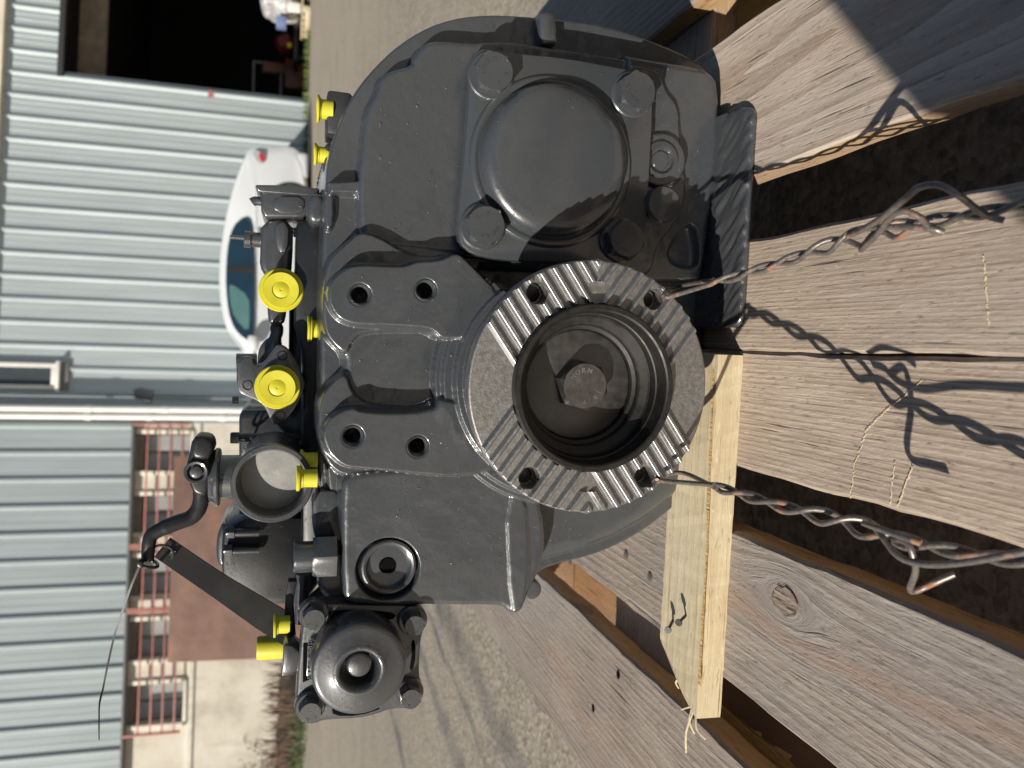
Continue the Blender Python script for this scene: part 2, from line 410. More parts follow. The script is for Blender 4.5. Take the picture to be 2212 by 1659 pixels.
M_RED = simple('faded_red_paint', (.40, .15, .13), .55, 0, .2, 20)
M_GLASS = simple('dark_window_glass', (.05, .06, .065), .12, 0, .1, 3)
M_FRAMEG = simple('window_frame_grey', (.16, .16, .155), .5, 0, .1, 10)
M_PANEG = simple('pale_curtained_glass', (.30, .31, .315), .25, 0, .12, 4)
M_RECESS = simple('window_reveal', (.17, .145, .12), .85, 0, .2, 8)
def rust_mat():
    t = NT('rusty_steel_plate'); c = t.coords(); a = t.noise(c, 2.2, 6, .65); b = t.noise(c, 60, 4)
    col = t.ramp(a, [(.3, (.12, .068, .052)), (.55, (.175, .105, .084)), (.72, (.26, .125, .07))])
    return t.set(Base_Color=col, Roughness=.85, Normal=t.bump(b, .3, .004))
M_RUST = rust_mat()
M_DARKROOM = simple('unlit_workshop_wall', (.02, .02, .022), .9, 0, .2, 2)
M_LINTEL = simple('brown_lintel_board', (.20, .16, .12), .8, 0, .25, 8)
M_CAR = simple('white_car_paint', (.56, .585, .61), .22, 0, .03, 3)
M_CARGLASS = simple('tinted_car_glass', (.012, .03, .05), .06, 0, .15, 2)
M_TEAL = simple('teal_glass', (.07, .15, .145), .1, 0, .1, 3)
M_RUBBER = simple('tyre_rubber', (.02, .02, .02), .8, 0, .2, 30)
M_LAMP = simple('red_lamp_glass', (.42, .02, .03), .15, 0, .1, 20)
M_RIM = simple('alloy_rim', (.45, .45, .46), .3, .8, .1, 20)
M_LEAF = simple('green_leaf', (.09, .13, .03), .6, 0, .4, 3)
M_DEEPRED = simple('dark_red_tank', (.13, .012, .016), .4, 0, .1, 20)
M_DRY = simple('dry_twig', (.16, .10, .065), .85, 0, .3, 9)
M_WRAP = simple('clear_wrap_film', (.42, .42, .43), .2, 0, .5, 16, .02, 20)
M_ORANGE = simple('orange_machine', (.20, .06, .02), .5, 0, .2, 8)
M_BLUEB = simple('blue_box', (.16, .2, .38), .5, 0, .1, 8)
M_SKIN = simple('skin', (.42, .27, .2), .5, 0, .1, 20)
M_CLOTH = simple('navy_cloth', (.03, .035, .05), .9, 0, .2, 40)

# ================================================================== THE SETTING
def sstep(a, b, x):
    t = min(1, max(0, (x-a)/(b-a))); return t*t*(3-2*t)
def ground_z(x, y):
    return 0.205*sstep(4.5, 13.0, y) + 0.10*sstep(-2.5, -6.0, x)*sstep(5.0, 10.0, y)
def make_ground():
    xs = [-160, -90, -50, -30, -20, -14] + [-10+.5*i for i in range(41)] + [14, 20, 30, 50, 90, 160]
    ys = [-120, -60, -30, -15, -8, -4, -2] + [.5*i for i in range(33)] + [18, 22, 30, 50, 90, 160]
    bm = bmesh.new(); g = [[bm.verts.new((x, y, ground_z(x, y))) for x in xs] for y in ys]
    for j in range(len(ys)-1):
        for i in range(len(xs)-1): bm.faces.new((g[j][i], g[j][i+1], g[j+1][i+1], g[j+1][i]))
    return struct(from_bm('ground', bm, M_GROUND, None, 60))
make_ground()

SLP = 0.079; WYAW = math.atan(SLP)
def wall_frame(Y0):                              # local x along the wall, y away, z up
    org = Vector((0, Y0, 0)); ex = Vector((math.cos(WYAW), math.sin(WYAW), 0)); return org, ex
def wl(x, y, Y0):                                # picture point -> (along, z) on a wall
    p = on_wall(x, y, Y0, SLP); return p.x/math.cos(WYAW), p.z
PITCHR = .333
def panel_mesh(x0, ribs, z0, z1, PITCHR=.333):
    bm = bmesh.new(); pr = []; q = PITCHR/.333
    for k in range(ribs):
        o = x0 + k*PITCHR
        pr += [(o+a*q, y) for a, y in ((0, 0), (.09, 0), (.094, -.004), (.100, 0), (.18, 0), (.184, -.004), (.19, 0), (.250, 0), (.278, -.036), (.305, -.036), (.333, 0))]
    A = [bm.verts.new((x, y, z0)) for x, y in pr]; B = [bm.verts.new((x, y, z1)) for x, y in pr]
    for i in range(len(pr)-1):
        if (A[i].co-A[i+1].co).length > 1e-6: bm.faces.new((A[i], A[i+1], B[i+1], B[i]))
    bmesh.ops.remove_doubles(bm, verts=bm.verts, dist=1e-6)
    me = bpy.data.meshes.new('cladding_panel'); bm.to_mesh(me); bm.free(); me.materials.append(M_CLAD); return me
def wall_box(name, x0, x1, z0, z1, y0, y1, mat, parent, bev=0):
    return box(name, ((x0+x1)/2, (y0+y1)/2, (z0+z1)/2), (abs(x1-x0), abs(y1-y0), abs(z1-z0)), mat, parent, bev)

# ---- the metal-clad hall
HY = 13.0
hall = thing('metal_hall', 'tall hall clad in grey ribbed metal sheet with a dark open doorway', 'building', (0, HY, 0), WYAW)
door_x, _ = wl(390, 189, HY); _, door_top = wl(133, 60, HY); corner_x, _ = wl(300, 866, HY); _, eave = wl(11, 120, HY)
door_w = 4.6
def hang_panels(parent, xs, z0, z1, mat, yoff=0.0):
    me = panel_mesh(0, 3, z0, z1)
    if mat is not M_CLAD: me.materials[0] = mat
    for x in xs:
        o = bpy.data.objects.new('cladding_panel', me); COL.objects.link(o); o.parent = parent; o.location = (x, yoff, 0)
n = int((door_x-corner_x)/1.0)+1
hang_panels(hall, [door_x-.999*(k+1) for k in range(n)], -.1, eave, M_CLAD)
hang_panels(hall, [door_x+.999*k for k in range(5)], door_top, eave, M_CLAD)
hang_panels(hall, [door_x+.999*k+4.9 for k in range(3)], -.1, eave, M_CLAD)
wall_box('roof_edge', corner_x-.3, door_x+8, eave, eave+.5, -.12, .4, M_CREAM, hall, .01)
wall_box('door_jamb', door_x-.02, door_x+.05, 0, door_top, .02, .3, M_CLAD2, hall)
wall_box('door_head_track', door_x-.05, door_x+5, door_top-.06, door_top+.02, -.07, .05, M_BLACKMATT, hall, .005)
wall_box('lintel_board', door_x-.1, door_x+5, wl(212, 60, HY)[1], wl(150, 60, HY)[1], .55, .65, M_LINTEL, hall)
# the workshop inside
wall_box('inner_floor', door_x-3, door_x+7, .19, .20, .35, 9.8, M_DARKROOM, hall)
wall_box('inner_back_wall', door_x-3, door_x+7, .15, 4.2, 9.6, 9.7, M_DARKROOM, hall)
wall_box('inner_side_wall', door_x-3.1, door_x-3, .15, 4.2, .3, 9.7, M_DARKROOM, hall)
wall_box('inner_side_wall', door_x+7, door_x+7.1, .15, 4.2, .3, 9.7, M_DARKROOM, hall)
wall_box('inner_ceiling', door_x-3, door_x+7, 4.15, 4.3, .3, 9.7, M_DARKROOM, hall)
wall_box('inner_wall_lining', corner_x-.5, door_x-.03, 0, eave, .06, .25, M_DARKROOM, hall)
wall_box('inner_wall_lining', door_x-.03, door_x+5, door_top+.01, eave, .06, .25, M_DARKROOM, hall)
wall_box('red_tape_mark', wl(456, 206, HY)[0]-.05, wl(456, 206, HY)[0]+.06, wl(460, 206, HY)[1], wl(450, 206, HY)[1], -.045, -.036, M_RED, hall)
# high narrow window
wx0, wz0 = wl(122, 842, HY); wx1, _ = wl(122, 786, HY); wz1 = wz0+2.2
win = thing('window', 'high narrow white-framed window in the ribbed metal wall', 'window', (0, HY, 0), WYAW)
box('pane', ((wx0+wx1)/2, -.03, (wz0+wz1)/2), (wx1-wx0-.1, .02, wz1-wz0-.1), M_GLASS, win)
for nm, c, s in (('frame_stile', (wx0+.03, -.05, (wz0+wz1)/2), (.06, .08, wz1-wz0)), ('frame_stile', (wx1-.03, -.05, (wz0+wz1)/2), (.06, .08, wz1-wz0)),
                 ('frame_rail', ((wx0+wx1)/2, -.05, wz0+.03), (wx1-wx0-.121, .075, .06)), ('frame_rail', ((wx0+wx1)/2, -.05, wz1-.03), (wx1-wx0-.121, .075, .06))):
    box(nm, c, s, M_WHITE, win, .006)
box('sill', ((wx0+wx1)/2, -.06, wz0-.03), (wx1-wx0+.06, .14, .05), M_WHITE, win, .006)
box('flashing', ((wx0+wx1)/2, -.02, wz0-.11), (wx1-wx0+.04, .07, .1), M_FRAMEG, win, .004)

# ---- the older building on the left
LY = 12.84
old = thing('old_building', 'pale plastered building with grey metal fascia and windows behind red bars', 'building', (0, LY, 0), WYAW)
cx, _ = wl(300, 914, LY)
_, zb = wl(288, 915, LY); fas = []
ff = panel_mesh(0, 3, zb, zb+4.6, .376); ff.materials[0] = M_CLAD2
for k in range(9):
    o = bpy.data.objects.new('cladding_panel', ff); COL.objects.link(o); o.parent = old; o.location = (cx-1.128*(k+1), -.10, 0)
wall_box('fascia_trim', cx-10.5, cx, zb-.035, zb, -.13, .05, M_FRAMEG, old, .004)
wall_box('side_wall', cx-.001, cx+.03, 0, zb+4.6, -.09, .5, M_CLAD2, old)
win_y = [(937, 1017), (1070, 1150), (1203, 1286), (1339, 1423), (1476, 1563)]
zt = wl(288, 1240, LY)[1]; _, zs = wl(404, 1520, LY)
wz_top = wl(287, 1500, LY)[1]
edges = []
for a, b in win_y:
    xr, _ = wl(340, a, LY); xl, _ = wl(340, b, LY); edges.append((xl, xr))
# plaster wall round the window openings, each stretch a part
prev = cx
for xl, xr in edges:
    wall_box('wall_pier', xr, prev, zs-.001, zb-.04, 0, .3, M_PLASTER, old); prev = xl
wall_box('wall_pier', cx-10.5, prev, zs-.001, zb-.04, 0, .3, M_PLASTER, old)
wall_box('lower_wall', cx-10.5, cx, -.2, zs-.09, -.02, .3, M_PLASTER, old)
wall_box('string_course', cx-10.5, cx, zs-.089, zs-.002, -.05, .28, M_STONE, old, .01)
for i, (xl, xr) in enumerate(edges):
    wn = box('window', ((xl+xr)/2, .21, (zs+zb)/2), (xr-xl, .04, zb-zs-.05), M_FRAMEG, old)
    for k in range(2):
        wdt = (xr-xl)/2
        box('pane', (xl+wdt*(k+.5), .185, (zs+zb)/2-.05), (wdt-.05, .012, zb-zs-.25), M_PANEG, wn)
    wall_box('window_head', xl, xr, zb-.14, zb-.042, .02, .28, M_RECESS, old)
    for e, s in ((xl, -1), (xr, 1)):
        wall_box('window_surround', e, e+s*.06, zs+.002, zb-.045, -.03, .05, M_STONE, old, .006)
    wall_box('window_sill', xl-.04, xr+.04, zs, zs+.05, -.08, .18, M_STONE, old, .008)
for g0, g1 in ((918, 1174), (1180, 1310), (1316, 1578)):
    xa, _ = wl(340, g1, LY); xb, _ = wl(340, g0, LY)
    gr = bpy.data.objects.new('window_grille', None); COL.objects.link(gr); gr.parent = old
    for px in (312, 338, 363, 388):
        _, z = wl(px, 1240, LY)
        box('grille_bar', ((xa+xb)/2, -.13, z), (xb-xa, .022, .022), M_RED, gr, .004)
    for xx in (xa, xb):
        box('grille_post', (xx, -.135, (zs+zb)/2+.02), (.03, .045, zb-zs-.1), M_RED, gr, .004)
# downpipes and the vent post at the corner
for i, (yy, lab) in enumerate(((885, 'white rainwater downpipe at the corner, the one nearer the ribbed hall'), (901, 'white rainwater downpipe at the corner, the one nearer the barred windows'))):
    p = on_wall(400, yy, LY-.12, SLP)
    dp = thing('downpipe', lab, 'pipe', (p.x, p.y, 0), 0, 'downpipes at the corner')
    lathe('pipe', (0, 0, 0), (0, 0, 1), [(.0, 0), (.048, 0), (.048, 5.5), (0, 5.5)], M_WHITE, dp, 20)
    for z in (1.0+.3*i, 2.1+.2*i, 3.1):
        lathe('pipe_socket', (0, 0, z), (0, 0, 1), [(.05, 0), (.056, .005), (.056, .09), (.05, .095)], M_WHITE, dp, 20)
pb = on_wall(505, 866, LY+.2, SLP); pt = on_wall(318, 858, LY+.2, SLP)
vp = thing('vent_post', 'slim grey vent post with a hooded cap beside the white downpipes', 'pipe', (pb.x, pb.y, 0))
tube('post', [(0, 0, 0), (0, 0, pt.z*.6), (pt.x-pb.x, 0, pt.z)], .05, M_PANEG, vp, 12)
lathe('hood', (pt.x-pb.x, 0, pt.z-.08), (.25, 0, 1), [(0, .28), (.05, .28), (.10, .20), (.11, .0), (.05, -.02)], M_FRAMEG, vp, 16)
# leaning rusty plate
c1 = on_wall(371, 985, 11.6, SLP); c2 = on_wall(370, 1437, 11.6, SLP)
pl = thing('rusty_steel_sheet', 'large brown rusty steel sheet leaning under the barred windows', 'steel sheet', ((c1.x+c2.x)/2, 11.55+SLP*(c1.x+c2.x)/2, ground_z(c1.x, 11.3)-.01), WYAW)
hgt = c1.z - ground_z(c1.x, 11.3)
bm = bmesh.new(); bm_box(bm, (0, .12, hgt/2), (c1.x-c2.x, .02, hgt*1.004), Matrix.Rotation(R(-6), 3, 'X')); bevel(bm, .003)
from_bm('sheet', bm, M_RUST, pl)
# planted strip along the old wall
def bed():
    bm = bmesh.new(); N, Mh = 60, 14; g = []
    for i in range(N+1):
        x = -8.4 + 4.75*i/N; row = []
        for j in range(Mh+1):
            y = 9.0 + (LY+SLP*x+.1-9.0)*j/Mh
            h = ground_z(x, y) - .02 + .20*sstep(0, .8, j/Mh)*sstep(-3.6, -4.1, x) + .03*math.sin(x*9+y*7)*sstep(0, .3, j/Mh)
            row.append(bm.verts.new((x, y, h)))
        g.append(row)
    for i in range(N):
        for j in range(Mh): bm.faces.new((g[i][j], g[i+1][j], g[i+1][j+1], g[i][j+1]))
    return struct(from_bm('planting_bed', bm, M_SOIL, None, 60))
bed()
def scatter(name, label, cat, mat, n, x0, x1, y0, y1, hmin, hmax, wd, seed):
    r = random.Random(seed); bm = bmesh.new()
    for _ in range(n):
        x, y = r.uniform(x0, x1), r.uniform(y0, y1); z = ground_z(x, y) + .16*sstep(9.2, 11.6, y)*sstep(-3.6, -4.1, x)
        h = r.uniform(hmin, hmax); a = r.uniform(0, 6.28); l = r.uniform(-.35, .35)*h; dx, dy = math.cos(a)*wd, math.sin(a)*wd
        v = [bm.verts.new(p) for p in ((x-dx, y-dy, z), (x+dx, y+dy, z), (x+dx*.7+l*.4, y+dy*.7, z+h*.6), (x+l, y+l*.3, z+h), (x-dx*.7+l*.4, y-dy*.7, z+h*.6))]
        bm.faces.new(v)
    o = from_bm(name, bm, mat, None, None); o['kind'] = 'stuff'; o['label'] = label; o['category'] = cat
    return o
scatter('grass', 'ragged green grass along the foot of the old wall', 'grass', M_LEAF, 1700, -7.6, -3.7, 9.05, 10.3, .03, .10, .006, 3)
scatter('dead_stalks', 'brown dead stalks and twigs in the planted strip', 'twigs', M_DRY, 800, -7.6, -3.85, 10.0, 12.1, .08, .34, .008, 4)
scatter('weeds', 'thin green weeds at the foot of the metal hall', 'weeds', M_LEAF, 500, 2.6, 5.4, 12.9, 13.2, .04, .12, .008, 6)
def shrub():
    p = on_wall(585, 1640, 11.8, SLP)
    s = thing('young_shrub', 'sparse green shrub against the pale plaster wall', 'shrub', (p.x, p.y, ground_z(p.x, p.y)))
    r = random.Random(5); bs = bmesh.new(); bl = bmesh.new()
    for k in range(9):
        a = r.uniform(0, 6.28); pts = [Vector((0, 0, .05))]
        for q in range(5):
            pts.append(pts[-1] + Vector((math.cos(a)*.06 + r.uniform(-.03, .03), math.sin(a)*.03, .09+r.uniform(0, .05))))
        bm_tube(bs, pts, [.006, .005, .004, .003, .002, .0015], 5)
        for q in range(26):
            i = r.randint(1, 5); c = pts[i] + Vector((r.uniform(-.05, .05), r.uniform(-.05, .05), r.uniform(-.04, .04)))
            d = Vector((r.uniform(-1, 1), r.uniform(-1, 1), r.uniform(-.4, 1))).normalized()*.028; e = d.cross(Vector((r.random(), r.random(), 1))).normalized()*.010
            bl.faces.new([bl.verts.new(v) for v in (c-d, c+e, c+d, c-e)])
    from_bm('stem', bs, M_DRY, s); from_bm('foliage', bl, M_LEAF, s, None)['kind'] = 'stuff'
shrub()

# ---- things in the doorway
def crate_pallet(loc):
    t = thing('small_pallet', 'light wooden pallet under the wrapped engine in the doorway', 'pallet', loc, WYAW)
    for k in range(5): box('board', (0, -.4+.2*k, .13), (1.2, .13, .022), M_WOODFRESH, t, .002)
    for k in (-.5, 0, .5): box('runner', (k, 0, .059), (.1, .95, .116), M_WOODFRESH, t, .003)
ep = on_wall(600, 15, 13.6, SLP); gz = .2
ep.x += .35
crate_pallet((ep.x, 13.75+SLP*ep.x, gz))
def lumpy(name, c, s, mat, parent, seed, amp=.12, sub=3):
    bm = bmesh.new(); bmesh.ops.create_icosphere(bm, subdivisions=sub, radius=.5); r = random.Random(seed)
    ph = [(r.uniform(2, 6), r.uniform(2, 6), r.uniform(2, 6), r.uniform(0, 6)) for _ in range(6)]
    for v in bm.verts:
        d = sum(math.sin(a*v.co.x*3+b*v.co.y*3+cc*v.co.z*3+e) for a, b, cc, e in ph)/6
        q = v.co*(1+amp*d); m_ = max(abs(q.x), abs(q.y), abs(q.z))
        q = q*(1-.35) + q*(.5/m_)*.35
        v.co = Vector((q.x*s[0], q.y*s[1], q.z*s[2])) + Vector(c)
    return from_bm(name, bm, mat, parent, 50)
eng = thing('wrapped_engine', 'machine wrapped in clear film standing on the light pallet in the doorway', 'machine', (ep.x, 13.75+SLP*ep.x, gz+.142))
lumpy('wrapping', (0, 0, .34), (.95, .8, .68), M_WRAP, eng, 3, .35, 4)
box('white_card', (-.42, -.4, .12), (.16, .02, .2), M_WHITE, eng, .004)
box('blue_box', (-.62, -.2, .32), (.16, .2, .16), M_BLUEB, eng, .01)
lp = on_wall(596, 95, 14.6, SLP)
drum = thing('dark_barrow', 'dark trolley with a red and yellow marked tank inside the doorway', 'trolley', (lp.x, lp.y, gz))
lathe('tank', (0, 0, .42), (0, -1, 0), [(0, -.22), (.12, -.2), (.16, -.1), (.16, .12), (.1, .2), (0, .2)], M_DEEPRED, drum, 20)
box('tray', (0, 0, .22), (.7, .5, .08), M_BLACKMATT, drum, .02)
for sx in (-1, 1): lathe('wheel', (sx*.3, -.2, .11), (1, 0, 0), [(0, -.03), (.11, -.03), (.11, .03), (0, .03)], M_RUBBER, drum, 20)
tube('handle', [(-.35, 0, .25), (-.5, 0, .5), (-.52, 0, .8)], .015, M_BLACKMATT, drum, 8)
box('yellow_valve', (-.1, -.26, .33), (.08, .06, .07), M_YELLOW, drum, .01)
mp_ = on_wall(590, 165, 15.2, SLP)
mach = thing('orange_machine', 'dim orange machine with a square frame standing inside the dark doorway', 'machine', (mp_.x, mp_.y, gz))
box('base', (0, 0, .2), (.55, .6, .4), M_ORANGE, mach, .03)
box('column', (.12, 0, .6), (.2, .3, .4), M_ORANGE, mach, .03)
for nm, c, s in (('frame_rail', (-.1, -.1, .95), (.62, .04, .04)), ('frame_rail', (-.1, -.1, .47), (.62, .04, .04)), ('frame_post', (-.39, -.1, .71), (.04, .04, .44)), ('frame_post', (.19, -.1, .71), (.04, .04, .44))):
    box(nm, c, s, M_FRAMEG, mach, .006)

# ---- parked white car
def car():
    Yc = 11.1
    p0 = on_wall(600, 600, Yc)
    gz = .13
    t = thing('parked_car', 'white hatchback parked against the ribbed metal wall', 'car', (p0.x, Yc, gz))
    def q(x, y): p = on_wall(x, y, Yc); return (p.x-p0.x, p.z-gz)
    W = 1.68
    belt = [(575, 318), (600, 320), (628, 316), (650, 330), (663, 395), (668, 420), (668, 1010), (655, 1050), (622, 1062), (600, 1040), (583, 960), (570, 860), (553, 770), (548, 740), (545, 560), (548, 430), (528, 330), (545, 318)]
    roof = [(541, 322), (530, 330), (520, 352), (505, 390), (491, 437), (480, 490), (472, 550), (470, 605), (474, 655), (484, 700), (500, 728), (530, 765), (556, 790), (556, 330)]
    def loft(name, pts, ins, mat, par, sm=1):
        p = chaikin([q(*a) for a in pts], sm); cxm = sum(a[0] for a in p)/len(p); czm = sum(a[1] for a in p)/len(p)
        bm = bmesh.new(); rings = []
        zmin = min(a[1] for a in p); zmax = max(a[1] for a in p)
        for y, k in ((0.10, .94), (.03, .985), (0, 1), (W, 1), (W-.03+.06, .985), (W+.0+.1, .94)):
            rr = []
            for x, z in p:
                taper = ins*(z-zmin)/(zmax-zmin)
                yy = y + (taper if y < W/2 else -taper)
                if k != 1: yy = (-.0 - (1-k)*.6 + taper) if y < W/2 else (W + (1-k)*.6 - taper)
                rr.append(bm.verts.new((cxm+(x-cxm)*k, yy, czm+(z-czm)*k)))
            rings.append(rr)
        for A, B in zip(rings, rings[1:]):
            for i in range(len(A)): bm.faces.new((A[i], A[(i+1) % len(A)], B[(i+1) % len(A)], B[i]))
        bm.faces.new(rings[0]); bm.faces.new(rings[-1]); bmesh.ops.recalc_face_normals(bm, faces=bm.faces)
        return from_bm(name, bm, mat, par, 30)
    body = loft('body', belt, .03, M_CAR, t)
    cab = loft('cabin', roof, .22, M_CAR, t)
    def pane(name, pts, mat, y, thick=.012, par=t):
        p = [q(*a) for a in pts]; p = chaikin(p, 1); zmin = min(a[1] for a in p)
        bm = bmesh.new(); c0 = q(556, 600)[1]; span = q(470, 600)[1]-c0
        def yy(z): return y + .22*max(0, (z-c0)/span)
        A = [bm.verts.new((x, yy(z), z)) for x, z in p]; B = [bm.verts.new((x, yy(z)+thick, z)) for x, z in p]
        bm.faces.new(A); bm.faces.new(B[::-1])
        for i in range(len(A)): bm.faces.new((A[(i+1) % len(A)], A[i], B[i], B[(i+1) % len(A)]))
        bmesh.ops.recalc_face_normals(bm, faces=bm.faces)
        return from_bm(name, bm, mat, par, 30)
    pane('side_window', [(537, 468), (511, 476), (497, 500), (489, 540), (486, 600), (489, 650), (497, 692), (513, 720), (541, 740), (548, 735), (550, 600), (547, 500)], M_CARGLASS, -.075)
    pane('door_pillar', [(487, 572), (487, 588), (549, 590), (549, 574)], M_BLACK, -.079)
    pane('quarter_glass', [(493, 617), (497, 655), (505, 685), (537, 720), (540, 680), (538, 640), (500, 612)], M_TEAL, -.081)
    pane('windscreen', [(489, 700), (503, 728), (531, 762), (540, 758), (512, 715)], M_TEAL, -.02)
    lathe('wing_mirror', (q(548, 742)[0], -.16, q(548, 742)[1]), (1, 0, 0), [(0, -.10), (.05, -.09), (.075, -.03), (.075, .05), (.06, .09), (0, .09)], M_CAR, t, 20)
    for pts, mat_, nm in (([(545, 330), (556, 352), (571, 357), (566, 335), (552, 322)], M_PANEG, 'tail_lamp_housing'), ([(558, 340), (570, 357), (572, 340), (564, 330)], M_LAMP, 'tail_lamp')):
        pane(nm, pts, mat_, -.05 if mat_ is M_PANEG else -.056)
    for px in (455, 930):
        c = q(668, px)
        wh = lathe('wheel', (c[0], .0, .30), (0, -1, 0), [(0, -.2), (.27, -.2), (.30, -.15), (.30, .02), (.27, .04), (.2, .03), (.19, 0), (0, .01)], M_RUBBER, t, 32)
        lathe('rim', (c[0], -.005, .30), (0, -1, 0), [(0, .035), (.05, .035), (.08, .02), (.18, .012), (.195, .035)], M_RIM, wh, 28)
        lathe('wheel_arch', (c[0], .01, .30), (0, -1, 0), [(.30, .0), (.30, .045), (.35, .045), (.35, .0)], M_BLACK, t, 32)
    box('door_handle', (q(556, 510)[0], -.045, q(556, 510)[1]), (.16, .03, .03), M_CAR, t, .008)
    box('rear_bumper', (q(650, 360)[0]+.02, W/2, q(652, 360)[1]), (.35, W+.04, .16), M_CAR, t, .05, None, 3)
car()

# ================================================================== THE PALLET
PYAW = R(2.66)
PC = Vector((0.001 + 0.66*math.tan(PYAW), 0.66, 0))
pal = thing('euro_pallet', 'weathered grey wooden pallet carrying the dark gear unit', 'pallet', PC, -PYAW)
def to_pal(p):
    d = p - PC; c, s = math.cos(PYAW), math.sin(PYAW); return Vector((d.x*c - d.y*s, d.x*s + d.y*c, d.z))
PS = 1.057
def board_mesh(wd, ln, th, seed, jit=.0007, nseg=70):
    r = random.Random(seed); bm = bmesh.new(); c = .0022; rings = []
    prof = [(-wd/2+c, 0), (wd/2-c, 0), (wd/2, -c), (wd/2, -th+c), (wd/2-c, -th), (-wd/2+c, -th), (-wd/2, -th+c), (-wd/2, -c)]
    inner = [(-wd/2+c + (wd-2*c)*k/4, 0) for k in (1, 2, 3)]
    prof = [prof[0]] + inner + prof[1:]
    ph = [r.uniform(0, 6) for _ in range(4)]
    for i in range(nseg+1):
        y = -ln/2 + ln*i/nseg; ring = []
        e1 = jit*(math.sin(y*31+ph[0])+.6*math.sin(y*83+ph[1])+r.uniform(-.7, .7)); e2 = jit*(math.sin(y*27+ph[2])+.6*math.sin(y*71+ph[3])+r.uniform(-.7, .7))
        for k, (x, z) in enumerate(prof):
            dx = e1 if x < -wd*.4 else e2 if x > wd*.4 else 0
            ring.append(bm.verts.new((x+dx, y, z + (r.uniform(-.0003, .0003) if z == 0 else 0))))
        rings.append(ring)
    for A, B in zip(rings, rings[1:]):
        for k in range(len(prof)): bm.faces.new((A[k], A[(k+1) % len(prof)], B[(k+1) % len(prof)], B[k]))
    bm.faces.new(rings[0][::-1]); bm.faces.new(rings[-1]); bmesh.ops.recalc_face_normals(bm, faces=bm.faces)
    for f in bm.faces:
        f.material_index = 1 if abs(f.normal.x) > .75 else 0
    me = bpy.data.meshes.new('deck_board'); bm.to_mesh(me); bm.free(); return me
TH = .022
_k = to_pal(at_height(1697, 1300, 0))
M_WOODS.append(wood_mat('weathered_board_knotty', (.15, .12, .096), (.275, .23, .193), (.41, .355, .305), 42, .0012, (.31, .215, .16), 900, .06, .34, (.25, .25, .26), ((_k.x+.1635*PS, _k.y, .013, .026), (_k.x+.13*PS, _k.y-.35, .010, .04))))
for i, (xc, wd, mt) in enumerate(((-.3275, .145, 1), (-.1635, .100, 4), (-.0353, .0742, 0), (.0372, .0700, 2), (.1635, .100, 3), (.3275, .145, 1))):
    o = put('deck_board', board_mesh(wd*PS, 1.2, TH, 20+i), M_WOODS[mt], pal, 40); o.location = (xc*PS, 0, DECK); o.data.materials.append(M_WOODSIDE)
for i, y in enumerate((-.5275, 0.0, .5275)):
    o = put('cross_board', board_mesh(.145, .8*PS, TH, 40+i), M_WOODBROWN if i != 1 else M_WOODS[2], pal, 40); o.data.materials.append(M_WOODSIDE); o.location = (0, y, DECK-TH-.0005); o.rotation_euler = (0, 0, math.pi/2)
for x, wd in ((-.35, .1), (0, .145), (.35, .1)):
    o = put('bottom_board', board_mesh(wd, 1.2, TH, 60+int(x*100)), M_WOODBROWN, pal, 40); o.data.materials.append(M_WOODSIDE); o.location = (x, 0, TH)
    for y in (-.5275, 0, .5275):
        if x < 0 and y == 0: continue
        box('block', (x, y, TH+.039), (wd, .143, .0765), M_WOODBROWN if x < .2 else M_WOODSAWN, pal, .002)
# the left middle block still has its bark edge
def bark_block():
    bm = bmesh.new(); pr = []
    for k in range(13):
        a = -math.pi/2 + math.pi*k/12; pr.append((.055+.035*math.cos(a), .0385*math.sin(a)))
    pr += [(-.05, .0385), (-.05, -.0385)]
    A = [bm.verts.new((x, -.08, z)) for x, z in pr]; B = [bm.verts.new((x, .075, z)) for x, z in pr]
    bm.faces.new(A); bm.faces.new(B[::-1])
    for i in range(len(A)): bm.faces.new((A[(i+1) % len(A)], A[i], B[i], B[(i+1) % len(A)]))
    bmesh.ops.recalc_face_normals(bm, faces=bm.faces)
    o = from_bm('block', bm, M_WOODSAWN, pal, 30); o.location = (-.345, -.150, TH+.039); o['label'] = 'sunlit raw block with a rounded bark edge'
    bm = bmesh.new(); r = random.Random(9); rows = []
    for j in range(14):
        y = -.076 + .15*j/13
        rows.append([bm.verts.new((.055+(.0365+r.uniform(0, .003))*math.cos(a), y, (.0375+r.uniform(0, .002))*math.sin(a))) for a in (-1.3+2.6*k/14 for k in range(15))])
    for A, B in zip(rows, rows[1:]):
        for k in range(14): bm.faces.new((A[k], A[k+1], B[k+1], B[k]))
    from_bm('bark', bm, M_DRY, o, 60)
bark_block()
def deck_pt(x, y, h=0): return to_pal(at_height(x, y, h))
# knot, saw scratches, nail heads
kc = deck_pt(1697, 1300)
kn = bmesh.new(); r = random.Random(2)
kring = [(math.cos(a)*.0085*(1+r.uniform(-.1, .1)), math.sin(a)*.0125*(1+r.uniform(-.1, .1))) for a in (6.283*k/24 for k in range(24))]
ring = [kn.verts.new((kc.x+x, kc.y+y, DECK+.0006)) for x, y in kring]; cc = kn.verts.new((kc.x, kc.y, DECK+.0010))
for k in range(24): kn.faces.new((ring[k], ring[(k+1) % 24], cc))
from_bm('knot', kn, M_KNOT, pal, 60)
kr = bmesh.new()
for k in range(24):
    k2 = (k+1) % 24; w1, w2 = (.985-.05*r.random(), .985-.05*r.random())
    if k % 7 in (3, 4) or 8 < k < 12: continue
    kr.faces.new([kr.verts.new((kc.x+kring[a][0]*f_, kc.y+kring[a][1]*f_, DECK+.0011)) for a, f_ in ((k, w1), (k, 1.02), (k2, 1.02), (k2, w2))])
from_bm('knot_crack', kr, M_DRY, pal, None)
